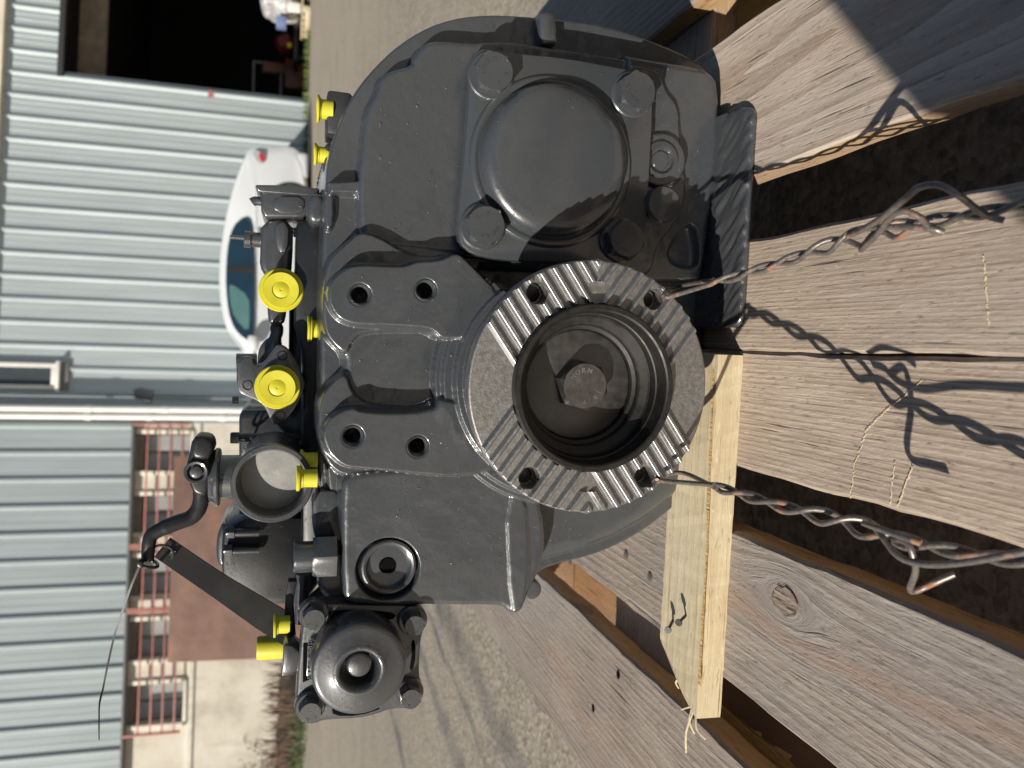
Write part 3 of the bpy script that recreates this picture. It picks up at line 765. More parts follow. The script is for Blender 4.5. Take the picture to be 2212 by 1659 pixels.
def scratch(pts, wd):
    bm = bmesh.new(); r = random.Random(len(pts)); P = []
    for (x0, y0), (x1, y1) in zip(pts, pts[1:]):
        for k in range(26): P.append((x0+(x1-x0)*k/26, y0+(y1-y0)*k/26))
    rows = []
    for x, y in P:
        p = deck_pt(x+r.uniform(-2, 2), y); w1 = wd*r.uniform(.05, 1)
        rows.append((bm.verts.new((p.x, p.y-w1, DECK+.0008)), bm.verts.new((p.x, p.y+w1*.6, DECK+.0010))))
    for A, B in zip(rows, rows[1:]): bm.faces.new((A[0], A[1], B[1], B[0]))
    from_bm('saw_scratch', bm, M_WOODFRESH, pal, None)
scratch([(2128, 553), (2134, 640), (2140, 705)], .0007)
scratch([(2035, 830), (1995, 823), (1915, 890), (1875, 930), (1850, 1000), (1840, 1080)], .00035)
scratch([(1935, 1000), (1925, 1095)], .0005); scratch([(1975, 1005), (1940, 1098)], .0008)
for x, y in ((1231, 1213), (1353, 1199), (1405, 1247)):
    p = deck_pt(x, y); lathe('nail_head', (p.x, p.y, DECK-.0005), (0, 0, 1), [(.0045, 0), (.0045, .0012), (.003, .002), (0, .002)], M_WIRE, pal, 14)
for x, y in ((1336, 1458), (1282, 1530)):
    p = deck_pt(x, y); lathe('nail_hole', (p.x, p.y, DECK+.0004), (0, 0, 1), [(.004, 0), (.003, .0003), (0, .0002)], M_HOLESHADE, pal, 10)

# ---- the pine batten in front of the unit
def batten():
    fr, fl = at_height(1606, 768, 0), at_height(1556, 1553, 0)
    d = (fl-fr); L = d.length; ang = math.atan2(d.y, d.x)
    t = thing('pine_batten', 'fresh yellow pine batten with two nails lying under the flange', 'batten', (fr.x, fr.y, DECK), ang)
    wd, th = -.060, .019                                       # local x along the batten, -y away from us
    bm = bmesh.new(); N = 40; rows = []; r = random.Random(3)
    for i in range(N+1):
        x = L*i/N; row = []
        for k, (y, z) in enumerate(((0, 0), (0, th), (wd*.33, th), (wd*.66, th), (wd, th), (wd, 0))):
            xx = x
            if i > N*.8:                                       # the far left end is sawn at a slant and splintered
                cut = L - max(0, -y-.004)*.62; xx = min(x, cut) if i < N else cut
                if i == N: xx += r.uniform(-.002, .001)
            row.append(bm.verts.new((xx, y + r.uniform(-.0003, .0003), max(z + r.uniform(-.0002, .0002), 0))))
        rows.append(row)
    for A, B in zip(rows, rows[1:]):
        for k in range(6): bm.faces.new((A[k], A[(k+1) % 6], B[(k+1) % 6], B[k]))
    bm.faces.new(rows[0][::-1]); bm.faces.new(rows[-1]); bmesh.ops.recalc_face_normals(bm, faces=bm.faces)
    o = put('lath', bpy.data.meshes.new('lath'), None, t, None); bm.to_mesh(o.data); bm.free()
    # the grain runs along local y of the wood material, so turn the mesh data by 90 degrees and the object back
    o.data.transform(Matrix.Rotation(math.pi/2, 4, 'Z')); o.rotation_euler = (0, 0, -math.pi/2); o.data.materials.append(M_WOODFRESH)
    inv = t.matrix_world.inverted() if False else None
    c, s = math.cos(ang), math.sin(ang)
    def loc(p): q = p - Vector((fr.x, fr.y, DECK)); return Vector((q.x*c+q.y*s, -q.x*s+q.y*c, q.z))
    for (x0, y0), (x1, y1) in (((1456, 1336), (1443, 1361)), ((1485, 1326), (1466, 1345))):
        a, b = loc(at_height(x0, y0, th-.002)), loc(at_height(x1, y1, th+.009))
        nl = tube('nail', [a, b], .0011, M_BLACKMATT, t, 8)
        lathe('nail_head', b, (b-a), [(0, -.0006), (.0026, -.0006), (.0026, .0006), (0, .0006)], M_BLACKMATT, nl, 12)
    bs = bmesh.new(); r = random.Random(11)
    for x, y, dx, dy in ((1495, 1530, 5, 55), (1500, 1530, -18, 95), (1503, 1535, 22, 62), (1470, 1462, -4, 24), (1487, 1490, 6, 28), (1497, 1525, -25, 8)):
        p0, p2 = loc(at_height(x, y, th*.8)), loc(at_height(x+dx, y+dy, th*.5)); p1 = (p0+p2)/2 + Vector((r.uniform(-.003, .003), .0, .003))
        bm_tube(bs, smooth_path([p0, p1, p2], 4), .0007, 5)
    from_bm('splinters', bs, M_WOODFRESH, t)
    st = bmesh.new()                                            # the orange resin streak along the edge
    pts = [loc(at_height(x, y, th+.0003)) for x, y in ((1541, 800), (1534, 1000), (1527, 1200), (1518, 1350), (1511, 1480))]
    sp = smooth_path(pts, 8); rows = []
    for p in sp:
        h = r.uniform(.0012, .0028); rows.append((st.verts.new(p+Vector((0, -h, 0))), st.verts.new(p+Vector((0, h*.6, .0001)))))
    for A, B in zip(rows, rows[1:]): st.faces.new((A[0], A[1], B[1], B[0]))
    from_bm('resin_streak', st, M_WOODSAWN, t, None)
batten()

# ================================================================== THE GEAR UNIT
gear = thing('gear_unit', 'large dark grey painted transfer gearbox with a toothed steel flange on the pallet', 'gearbox', (O.x, O.y, DECK), -UYAW)
GW = Matrix.Translation((O.x, O.y, DECK)) @ Matrix.Rotation(-UYAW, 4, 'Z')
AX = Vector((0, -DB, ZO))                             # the flange axis crosses (0, 0, ZO), running along y

# ---- cast housing: one relief built from the outlines of its faces, pads, ribs and pockets
def make_housing():
    step = .0006
    xs_all = [PX(x, y, .09) for x in (655, 1575) for y in (10, 1345)]
    x0, x1 = min(p.x for p in xs_all)-.01, max(p.x for p in xs_all)+.012
    z0, z1 = .001, max(p.z for p in xs_all)+.01
    X, Z = np.meshgrid(np.arange(x0, x1, step), np.arange(z0, z1, step))
    DEEP = .26
    B = np.full(X.shape, DEEP)
    def sdf(p):
        p = np.array(p); d2 = np.full(X.shape, 1e9); inside = np.zeros(X.shape, bool)
        for (ax, az), (bx, bz) in zip(p, np.roll(p, -1, 0)):
            ex, ez = bx-ax, bz-az; wx, wz = X-ax, Z-az
            t = np.clip((wx*ex+wz*ez)/max(ex*ex+ez*ez, 1e-12), 0, 1)
            d2 = np.minimum(d2, (wx-t*ex)**2+(wz-t*ez)**2)
            c = ((az <= Z) & (bz > Z)) | ((bz <= Z) & (az > Z))
            with np.errstate(divide='ignore', invalid='ignore'):
                inside ^= c & (X < (bx-ax)*(Z-az)/(bz-az if bz != az else 1e-12)+ax)
        return np.where(inside, 1, -1)*np.sqrt(d2)
    def up(d, b, rho, wall=40):
        nonlocal B
        s = -d
        prof = np.where(s <= -rho*.0, b, np.where(s < rho, b+rho-np.sqrt(np.maximum(rho**2-s**2, 0)), b+rho+(s-rho)*wall))
        B = np.minimum(B, prof)
    def rnd(d, b, rho, wall=40):                    # rounding inside the outline
        nonlocal B
        s = np.maximum(rho-d, 0)
        prof = np.where(s < rho, b+rho-np.sqrt(np.maximum(rho**2-np.minimum(s, rho)**2, 0)), b+rho+(s-rho)*wall)
        B = np.minimum(B, prof)
    def cut(d, b, rho, wall=40):
        nonlocal B
        s = np.clip(d, 0, rho)
        prof = np.where(d > 0, b-(rho-np.sqrt(np.maximum(rho**2-(rho-s)**2, 0))), b-rho+d*wall)
        B = np.where(B < DEEP-.01, np.maximum(B, np.minimum(prof, DEEP-.02)), B)
    P = lambda pts, b, sm=2: sdf(chaikin(poly(pts, b), sm))
    C = lambda r, cx=0, cz=ZO: r-np.sqrt((X-cx)**2+(Z-cz)**2)
    # big round bell behind
    rnd(P([(702, 370), (712, 320), (738, 240), (790, 160), (865, 88), (950, 42), (1050, 27), (1180, 36), (1310, 52), (1440, 97), (1520, 138), (1545, 180), (1552, 330), (1545, 700), (1548, 960),
           (1500, 1060), (1390, 1152), (1290, 1200), (1190, 1224), (1160, 1240), (1140, 1280), (1100, 1290), (800, 1280), (735, 1240), (700, 1000), (692, 800), (694, 600)], .080), .080, .0025)
    rnd(P([(1100, 1040), (1300, 1000), (1540, 900), (1542, 975), (1495, 1055), (1385, 1142), (1280, 1192), (1190, 1214), (1165, 1222), (1120, 1240)], .072), .072, .014, 40)
    # strip and lugs along the top
    rnd(P([(690, 560), (690, 850), (684, 960), (690, 1060), (715, 1240), (760, 1290), (800, 1290), (800, 560)], .085), .085, .002)
    rnd(P([(712, 393), (800, 388), (800, 419), (712, 417)], .0695, 0), .0695, .0015)
    rnd(P([(700, 413), (722, 413), (722, 480), (712, 500), (700, 490)], .074, 1), .074, .0018)
    rnd(P([(702, 600), (704, 470), (718, 445), (770, 445), (800, 500), (800, 600)], .081), .081, .003)
    # main face
    rnd(P([(773, 392), (783, 293), (790, 233), (810, 200), (820, 163), (842, 150), (888, 138), (892, 121), (906, 99), (925, 88), (950, 84), (1020, 90), (1044, 88), (1100, 86), (1160, 94), (1300, 116),
           (1404, 135), (1430, 160), (1400, 560), (1110, 560), (1006, 548), (1000, 560), (900, 600), (800, 600), (775, 495)], .066, 1), .066, .0042)
    # the seat of the bearing cover
    rnd(P([(1026, 138), (1052, 124), (1330, 156), (1398, 186), (1396, 465), (1360, 552), (1120, 555), (1014, 532), (1003, 490), (1020, 330)], .061, 1), .061, .002)
    # body under the pads
    rnd(P([(696, 600), (720, 545), (800, 520), (985, 540), (1004, 552), (1106, 652), (1130, 800), (1120, 1050), (745, 1050), (688, 965), (688, 875), (706, 838), (742, 805), (742, 768), (706, 730), (696, 690)], .062, 1), .062, .005)
    # lobes and pads with the threaded holes
    rnd(P([(786, 490), (741, 529), (708, 560), (700, 605), (695, 650), (697, 700), (708, 735), (750, 772), (762, 730), (800, 716), (960, 716), (1000, 640), (985, 545), (900, 560)], .058), .058, .002)
    rnd(P([(748, 800), (710, 830), (690, 862), (686, 920), (690, 965), (712, 1015), (760, 1035), (1010, 1030), (950, 880), (800, 876), (762, 850)], .058), .058, .002)
    rnd(P([(732, 588), (755, 574), (794, 571), (866, 575), (886, 570), (900, 563), (951, 562), (985, 544), (1004, 555), (1095, 650), (1030, 730), (946, 734), (926, 716), (855, 709), (801, 705), (757, 702), (728, 688), (710, 660), (706, 632), (712, 608)], .047), .047, .0018)
    rnd(P([(758, 878), (724, 893), (706, 908), (694, 938), (702, 966), (713, 986), (742, 1010), (768, 1014), (1080, 1040), (1080, 900), (960, 860), (935, 868), (912, 882), (850, 884)], .047), .047, .0018)
    cut(P([(757, 704), (905, 712), (930, 718), (946, 740), (944, 868), (912, 884), (790, 884), (757, 872)], .058, 2), .0585, .006, 3)
    # lower left block
    rnd(P([(736, 1055), (738, 1280), (748, 1301), (770, 1309), (1060, 1311), (1088, 1313), (1098, 1327), (1126, 1327), (1142, 1285), (1168, 1235), (1182, 1180), (1176, 1110), (1150, 1020), (1090, 1000), (900, 1010), (770, 1020), (745, 1030)], .055, 1), .055, .0045)
    rnd(P([(1088, 1060), (1098, 1327), (1126, 1327), (1142, 1288), (1150, 1200), (1140, 1060)], .0535, 1), .0535, .004, 14)
    rnd(C(.0075, PX(1150, 1275, .075).x, PX(1150, 1275, .075).z), .075, .002)
    # rings round the output shaft
    up(C(.0825), .0530, .001); up(C(.0775), .0490, .0012); up(C(.0705), .0435, .0012); up(C(.0645), .036, .0012)
    # sump with its raised inner level
    rnd(P([(1330, 112), (1420, 128), (1500, 140), (1538, 152), (1557, 182), (1556, 330), (1542, 430), (1520, 600), (1505, 612), (1380, 612), (1330, 560)], .064, 1), .064, .0055)
    rnd(P([(1330, 135), (1420, 148), (1432, 172), (1440, 200), (1467, 229), (1470, 296), (1479, 363), (1484, 420), (1470, 470), (1432, 515), (1418, 540), (1405, 600), (1300, 600)], .0595), .0595, .0015)
    cut(P([(1446, 520), (1468, 492), (1492, 486), (1502, 560), (1492, 582), (1444, 575), (1432, 548)], .071), .071, .004, 6)
    up(C(.0165, PX(1430, 345, .056).x, PX(1430, 345, .056).z), .0560, .002)
    # deep dark gap between cover and flange
    cut(P([(1018, 566), (1140, 574), (1380, 580), (1330, 700), (1200, 760), (1108, 655)], .066, 1), .11, .002)
    # bores
    for hx, hy in ((778, 637), (920, 627), (762, 943), (903, 965)):
        p = PX(hx, hy, .047); d = C(.0058, p.x, p.z); B = np.where(d > -.0016, np.maximum(B, .0470+.0016*np.clip((d+.0016)/.0016, 0, 1)), B)
        B = np.where(d > 0, np.maximum(B, .049+np.minimum(d*60, .045)), B)
    p = PX(838, 1230, .055); d = C(.0202, p.x, p.z); B = np.where(d > 0, np.maximum(B, np.minimum(.0555+d*12, .0645)), B)
    # casting fillets: soften all creases
    def blur(A, sg):
        k = np.exp(-.5*(np.arange(-4, 5)/sg)**2); k /= k.sum()
        for ax in (0, 1): A = sum(k[i]*np.roll(A, i-4, ax) for i in range(9))
        return A
    keep = B < DEEP-.03
    Bs = blur(np.minimum(B, .17), .75)
    B = np.where(keep, Bs, B)
    # cast skin: slow waviness and fine pimples
    def vnoise(sc, amp):
        h, wd = int(X.shape[0]*step/sc)+3, int(X.shape[1]*step/sc)+3; g = rng.normal(size=(h, wd))
        fz, fx = (Z-z0)/sc, (X-x0)/sc; iz, ix = fz.astype(int), fx.astype(int); tz, tx = fz-iz, fx-ix
        tz, tx = tz*tz*(3-2*tz), tx*tx*(3-2*tx)
        return amp*((g[iz, ix]*(1-tx)+g[iz, ix+1]*tx)*(1-tz)+(g[iz+1, ix]*(1-tx)+g[iz+1, ix+1]*tx)*tz)
    B = B + vnoise(.018, .00018) + vnoise(.006, .00007) + vnoise(.0024, .000022)
    # mesh
    idx = -np.ones(X.shape, int); used = np.zeros(X.shape, bool)
    cell = keep[:-1, :-1] & keep[1:, :-1] & keep[:-1, 1:] & keep[1:, 1:]
    for a in (slice(None, -1), slice(1, None)):
        for b_ in (slice(None, -1), slice(1, None)): used[a, b_] |= cell
    idx[used] = np.arange(used.sum())
    V = np.stack([X[used], B[used], Z[used]], 1).astype(np.float32)
    jj, ii = np.nonzero(cell)
    Fq = np.stack([idx[jj, ii], idx[jj, ii+1], idx[jj+1, ii+1], idx[jj+1, ii]], 1).astype(np.int32)
    me = bpy.data.meshes.new('housing')
    me.vertices.add(len(V)); me.vertices.foreach_set('co', V.ravel())
    me.loops.add(Fq.size); me.loops.foreach_set('vertex_index', Fq.ravel())
    me.polygons.add(len(Fq)); me.polygons.foreach_set('loop_start', np.arange(0, Fq.size, 4, dtype=np.int32))
    me.update(calc_edges=True)
    return put('housing', me, M_PAINT, gear, 75)
make_housing()

# rear case: what the relief stands on, back to the bell
plate('rear_case', [(730, 330), (800, 170), (950, 60), (1180, 52), (1420, 110), (1520, 200), (1520, 860), (1440, 1000), (1290, 1090), (1130, 1150), (900, 1230), (800, 1230), (720, 1000), (712, 600)], .16, .30, M_PAINT2, gear, .006, 2)
# ear with its rib on the bell
rb = plate('bell_rib', [(1164, 26), (1200, 27), (1206, 95), (1170, 95)], .067, .11, M_PAINT, gear, .0025, 0, 3)
# welded foot, thickly painted
def foot():
    xa, xb = PX(1604, 214, .018).x, PX(1566, 706, .018).x
    prof = [(.0250, .0005), (.0245, .0030), (.0262, .0048), (.030, .0056), (.034, .0058), (.042, .0062), (.049, .0072), (.055, .0085), (.060, .0090), (.09, .0090), (.09, .0005)]
    bm = bmesh.new(); N = 150; rows = []; r = random.Random(4)
    ph = [(r.uniform(150, 520), r.uniform(150, 420), r.uniform(0, 6)) for _ in range(8)]
    fine = []
    for (b0, h0), (b1, h1) in zip(prof, prof[1:]):
        n_ = max(1, int(math.hypot(b1-b0, h1-h0)/.0016)) if b0 < .058 else 1
        fine += [(b0+(b1-b0)*k/n_, h0+(h1-h0)*k/n_) for k in range(n_)]
    fine.append(prof[-1])
    for i in range(N+1):
        x = xa + (xb-xa)*i/N; e = min(i, N-i)/N*abs(xb-xa); rd = max(0, .010-e)
        row = []
        for b, h in fine:
            d = sum(math.sin(f1*x*1.6+f2*b*2.2+p_) for f1, f2, p_ in ph)/8 if .018 < b < .058 and h > .004 else 0
            wv = math.sin(x*430+b*520+2.6*math.sin(x*61+1)+1.7*math.sin(x*143+b*160)); ridge = (.00035*max(0, wv)**4+.00010*math.sin(x*910+b*1250+2*math.sin(x*77)))*(.35 if .02 < b < .056 else 0)
            bb = b + (.010-math.sqrt(max(0, .010**2-rd**2)))*(1 if b < .05 else 0)*.9
            row.append(bm.verts.new((x, bb, max(.0005, h + d*.0019 + ridge))))
        rows.append(row)
    for A, B in zip(rows, rows[1:]):
        for k in range(len(fine)): bm.faces.new((A[k], A[(k+1) % len(fine)], B[(k+1) % len(fine)], B[k]))
    bm.faces.new(rows[0]); bm.faces.new(rows[-1]); bmesh.ops.recalc_face_normals(bm, faces=bm.faces)
    return from_bm('foot_plate', bm, M_THICK, gear, 80)
foot()

# ---- bearing cover with domed cap and four bolts
cover = plate('bearing_cover', [(1017, 135), (1024, 114), (1048, 102), (1110, 114), (1220, 124), (1330, 144), (1372, 152), (1404, 172), (1411, 200), (1408, 300), (1398, 470), (1388, 530), (1364, 562), (1330, 568), (1139, 566), (1040, 556), (1003, 540), (989, 510), (990, 470), (1006, 300)], .050, .0615, M_PAINT2, gear, .0016, 1)
dc = PX(1196, 349, .046); dome_c = Vector((dc.x, 0, dc.z))
lathe('cap_dome', dome_c, (0, -1, 0), [(.0550, -.0505), (.0545, -.0482), (.0530, -.0475), (.0510, -.0475), (.0500, -.0480), (.0495, -.0482), (.0490, -.0470), (.0484, -.0440), (.0474, -.0412), (.0455, -.0390), (.0425, -.0377), (.038, -.0370), (.022, -.0366), (0, -.0365)], M_PAINT2, cover, 128, 60)
def bolt(px, py, b, af, h, rot, parent, wash=.0175, name='bolt', mark=True, mat=M_PAINT2, ang=1.9):
    p = PX(px, py, b-h*.9)                                     # the head's face is what the picture shows
    base = Vector((p.x, b, p.z))
    bo = lathe(name, base, (0, -1, 0), [(wash*1.0, -.0005), (wash, .0018), (wash-.0009, .0026), (.001, .0026)], mat, parent, 48)
    hexhead('bolt_head', base+Vector((0, -.0026, 0)), (0, -1, 0), af, h, mat, bo, rot)
    if mark:
        face = base+Vector((0, -.0026-h, 0))
        text_on_arc('head_marking', 'NORM', face, af*.30, ang, af*.17, mat, bo)
        text_on_arc('head_marking', mark if isinstance(mark, str) else '8.8', face, af*.30, ang+math.pi, -af*.17 if False else af*.17, mat, bo)
    return bo
for px, py, rot, an in ((1066, 157, .35, .9), (1375, 198, .12, 2.2), (1048, 487, .3, 3.6), (1351, 517, .25, -.6)):
    bolt(px, py, .050, .0235, .0098, rot, cover, .0148, ang=an)

# ---- plugs and caps low on the sump
p = PX(1436, 441, .0465); lathe('sump_cap', Vector((p.x, .0065, p.z)), (0, -1, 0), [(.0122, -.056), (.0122, -.0415), (.0112, -.0400), (.006, -.0394), (0, -.0392)], M_PAINT2, gear, 48)
p = PX(1428, 345, .0545); sp = lathe('sump_plug', Vector((p.x, .0065, p.z)), (0, -1, 0), [(.0125, -.050), (.0122, -.0475), (.0095, -.0472), (.0085, -.049), (.0085, -.052), (0, -.052)], M_PAINT2, gear, 40)
hexhead('hex_socket', Vector((p.x, .0580, p.z)), (0, -1, 0), .0115, .003, M_PAINT2, sp, .2)
# ---- threaded inserts of the four mounting holes
for i, (hx, hy) in enumerate(((778, 637), (920, 627), (762, 943), (903, 965))):
    p = PX(hx, hy, .047); prof = [(.0071, -.0475), (.0066, -.0468), (.0058, -.0480)]
    for k in range(7): prof += [(.0058, -.0490-.0016*k), (.0052, -.0498-.0016*k)]
    lathe('threaded_bore', Vector((p.x, 0, p.z)), (0, -1, 0), prof + [(.0052, -.09), (0, -.09)], M_HOLESHADE if False else M_PAINT2, gear, 40)
# ---- drain plug with hexagon socket in the lower block
p = PX(840, 1226, .055); dpl = lathe('drain_plug', Vector((p.x, 0, p.z)), (0, -1, 0), [(.0178, -.066), (.0178, -.0562), (.0172, -.0553), (.0162, -.0550), (.0148, -.0556), (.0140, -.0572), (.0134, -.0592), (.0126, -.0598), (.0060, -.0596), (.0054, -.0604), (.0050, -.0700), (0, -.070)], M_PAINT2, gear, 56)
hexhead('hex_recess', Vector((p.x, .0700, p.z)), (0, -1, 0), .0092, .0095, M_HOLESHADE, dpl, .4)

# ---- output flange with cross serrations
def flange():
    RI, RO, NR, NA = .0478, .0750, 90, 720
    rr = np.linspace(RI, RO, NR); aa = np.linspace(0, 2*math.pi, NA, endpoint=False)
    Rg, Ag = np.meshgrid(rr, aa, indexing='ij'); X = Rg*np.cos(Ag); Zz = Rg*np.sin(Ag)
    B = np.full(X.shape, .0030)
    edge = np.clip((Rg-(RO-.0012))/.0012, 0, 1); B = B+.0010*edge**2
    dele = np.zeros(B.shape, bool)
    for a in (math.atan2(.0365, .0540), math.pi-math.atan2(.0365, .0540), -math.atan2(.0365, .0540), math.pi+math.atan2(.0365, .0540)):
        d = .0063-np.hypot(X-.0651*math.cos(a), Zz-.0651*math.sin(a))
        B = np.where(d > 0, np.minimum(.0030+d*45, .0145), B); dele |= d > .0010
    bm = bmesh.new()
    V = [[bm.verts.new((X[i, k], B[i, k]-DB, Zz[i, k]+ZO)) for k in range(NA)] for i in range(NR)]
    for i in range(NR-1):
        for k in range(NA):
            k2 = (k+1) % NA
            if dele[i, k] and dele[i+1, k] and dele[i, k2] and dele[i+1, k2]: continue
            bm.faces.new((V[i][k], V[i+1][k], V[i+1][k2], V[i][k2]))
    # rim, chamfer and back face
    back = [[bm.verts.new((r*math.cos(a), b-DB, r*math.sin(a)+ZO)) for a in aa] for r, b in ((RO, .0125), (RO-.001, .0140), (.070, .0145))]
    rings = [V[-1]] + back
    for A, Bk in zip(rings, rings[1:]):
        for k in range(NA): bm.faces.new((A[k], Bk[k], Bk[(k+1) % NA], A[(k+1) % NA]))
    bmesh.ops.delete(bm, geom=[v for v in bm.verts if not v.link_faces], context='VERTS')
    bmesh.ops.recalc_face_normals(bm, faces=bm.faces)
    fl = from_bm('output_flange', bm, M_STEELROUGH, gear, 40); fl['label'] = 'bare steel flange with crossed teeth'
    P_, HT, WT, WB, RIN, ROU = .0081, .0030, .00085, .00240, .0497, .0746
    def span(q, r0, r1):                                # where a line at offset q lies on the ring, in one quadrant
        if abs(q) >= r1: return None
        lo = max(q/1.4, -1.4*q, math.sqrt(max(r0*r0-q*q, 0))+.0); hi = math.sqrt(r1*r1-q*q)
        return (lo, hi) if hi-lo > .0015 else None
    qh, sh_ = (1.4*.0365-.0540)/1.72, (1.4*.0540+.0365)/1.72
    for n_ in range(10):
        q0 = .0310 - n_*P_
        sp0 = span(q0, .0615 if q0 < -.026 else RIN, ROU)
        if not sp0: continue
        cuts = [sp0]
        if abs(q0-qh) < .0060:
            w_ = math.sqrt(.0064**2-(q0-qh)**2); cuts = [(sp0[0], sh_-w_), (sh_+w_, sp0[1])]
        for lo, hi in cuts:
            if hi-lo < .0012: continue
            for sx, sz in ((1, 1), (1, -1), (-1, 1), (-1, -1)):
                tb = bmesh.new(); rows = []
                for dq, bb in ((-WB, .0031), (-WT, .0031-HT), (WT, .0031-HT), (WB, .0031)):
                    qq = q0+dq; e = span(qq, .0615 if q0 < -.026 else RIN, ROU)
                    a0 = lo if (cuts[0] != sp0 and lo > sp0[0]) or e is None else e[0]
                    a1 = hi if (cuts[0] != sp0 and hi < sp0[1]) or e is None else e[1]
                    if bb < .001: a0 += .0006; a1 -= .0006
                    rows.append([tb.verts.new((sx*(-qq+1.4*t_)/1.72, bb-DB, sz*(1.4*qq+t_)/1.72+ZO)) for t_ in (a0, a1)])
                for A_, B_ in zip(rows, rows[1:]): tb.faces.new((A_[0], A_[1], B_[1], B_[0]))
                tb.faces.new([r_[0] for r_ in rows]); tb.faces.new([r_[1] for r_ in rows][::-1])
                bmesh.ops.recalc_face_normals(tb, faces=tb.faces)
                bevel(tb, .00018, 1, 30)
                from_bm('tooth', tb, M_STEEL, fl, 25)
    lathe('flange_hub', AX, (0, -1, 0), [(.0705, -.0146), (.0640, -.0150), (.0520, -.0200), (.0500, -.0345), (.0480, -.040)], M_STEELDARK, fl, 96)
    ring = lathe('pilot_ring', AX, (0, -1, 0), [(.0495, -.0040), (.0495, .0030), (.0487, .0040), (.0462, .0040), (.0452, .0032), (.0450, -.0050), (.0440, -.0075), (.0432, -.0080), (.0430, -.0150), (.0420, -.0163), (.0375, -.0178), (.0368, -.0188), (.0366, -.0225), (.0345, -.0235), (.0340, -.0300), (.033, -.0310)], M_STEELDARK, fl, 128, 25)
    lathe('retaining_washer', AX, (0, -1, 0), [(.0345, -.0295), (.0338, -.0273), (.0325, -.0268), (.001, -.0268)], M_STEELMID, fl, 96)
    bo = hexhead('shaft_bolt', AX+Vector((0, .0272, 0)), (0, -1, 0), .0280, .0125, M_STEELMID, fl, .27)
    text_on_arc('head_marking', 'NORM', AX+Vector((0, .0147, 0)), .0096, .35, .0042, M_STEEL, bo)
    text_on_arc('head_marking', '10.9', AX+Vector((0, .0147, 0)), .0096, 3.75, .0040, M_STEEL, bo)
    return fl
flange()

# ================================================================== UPPER PARTS OF THE UNIT (behind the housing's top edge)
def pxtube(name, pts, rad, mat, parent, n=12, sm=6):
    return tube(name, smooth_path([PX(*p) for p in pts], sm), rad, mat, parent, n)
def vcyl(name, x0, x1, y, half, b, mat, parent, prof=None, n=32):       # upright cylinder: picture x0 (top) .. x1 (bottom), half width in picture points
    a, c = PX(x0, y, b), PX(x1, y, b); r_ = mm(half, b); h = a.z-c.z
    prof = prof or [(0, 0), (1, 0), (1, .92), (.92, 1), (0, 1)]
    return lathe(name, Vector((c.x, b, c.z)), (0, 0, 1), [(r_*q, h*t) for q, t in prof], mat, parent, n)

# dark valve block
blk = plate('valve_block', [(521, 884), (516, 905), (516, 1170), (560, 1175), (700, 1175), (700, 560), (640, 560), (625, 640), (622, 884)], .185, .27, M_SHADEPAINT, gear, .004, 0)
plate('valve_deck', [(640, 476), (636, 700), (652, 760), (652, 1180), (720, 1200), (720, 476)], .125, .27, M_SHADEPAINT, gear, .004, 0)
plate('pump_block', [(487, 1140), (478, 1160), (478, 1262), (500, 1290), (560, 1310), (690, 1310), (690, 1120), (540, 1110)], .165, .27, M_SHADEPAINT, gear, .006, 1)
plate('pump_cover', [(470, 1150), (466, 1175), (466, 1212), (476, 1228), (512, 1232), (512, 1140), (482, 1128)], .175, .24, M_PUMP, gear, .006, 2, 3)
for y, x0, x1 in ((946, 498, 690), (1150, 489, 560), (1188, 484, 560), (1052, 503, 545)):
    s = vcyl('stud', x0+18, x1, y, 9, .16, M_SHADEPAINT, gear)
    c = PX(x0+18, y, .16); hexhead('stud_nut', c, (0, 0, 1), mm(22, .16), mm(16, .16), M_SHADEPAINT, s, .2)

# filter head box at the right
fh = plate('filter_head', [(566, 412), (563, 420), (564, 455), (572, 470), (684, 470), (688, 412)], .135, .20, M_PUMP, gear, .0022, 0, 3)
plate('filter_lid', [(553, 399), (551, 404), (560, 414), (690, 424), (690, 408), (640, 400)], .13, .205, M_PUMP, gear, .0015, 0, 3)
plate('filter_panel', [(590, 424), (592, 460), (655, 462), (660, 424)], .1335, .136, M_PAINT2, gear, .001, 1)
pxtube('filter_nub', [(570, 436, .15), (552, 434, .15), (544, 438, .15)], [mm(9, .15)]*12+[mm(6, .15)], M_PUMP, gear)
plate('side_bracket', [(668, 418), (664, 440), (662, 465), (672, 482), (700, 486), (706, 418)], .10, .14, M_PUMP, gear, .004, 1, 3)
arm = plate('valve_body', [(562, 476), (562, 540), (560, 575), (576, 600), (578, 690), (584, 702), (612, 702), (618, 680), (626, 600), (632, 565), (634, 470)], .142, .19, M_PUMP, gear, .004, 1, 3)
plate('valve_step', [(592, 478), (594, 520), (602, 545), (622, 548), (626, 478)], .137, .145, M_PUMP, arm, .003, 1)
ft = vcyl('fitting', 527, 566, 519, 15, .15, M_PUMP, gear, [(0, 0), (1, 0), (1, .5), (.8, .54), (.8, .6), (1.1, .63), (1.1, .93), (1.0, 1), (0, 1)])
vcyl('fitting_bolt', 634, 670, 505, 9, .15, M_PAINT2, gear)
plate('cast_arm', [(580, 698), (586, 725), (566, 740), (556, 762), (556, 800), (600, 800), (612, 760), (606, 735), (612, 722), (612, 695)], .150, .19, M_PUMP, gear, .004, 1, 3)
plate('lower_link', [(642, 640), (636, 660), (640, 690), (650, 712), (662, 690), (662, 625), (655, 622)], .15, .17, M_PUMP, gear, .002, 1)
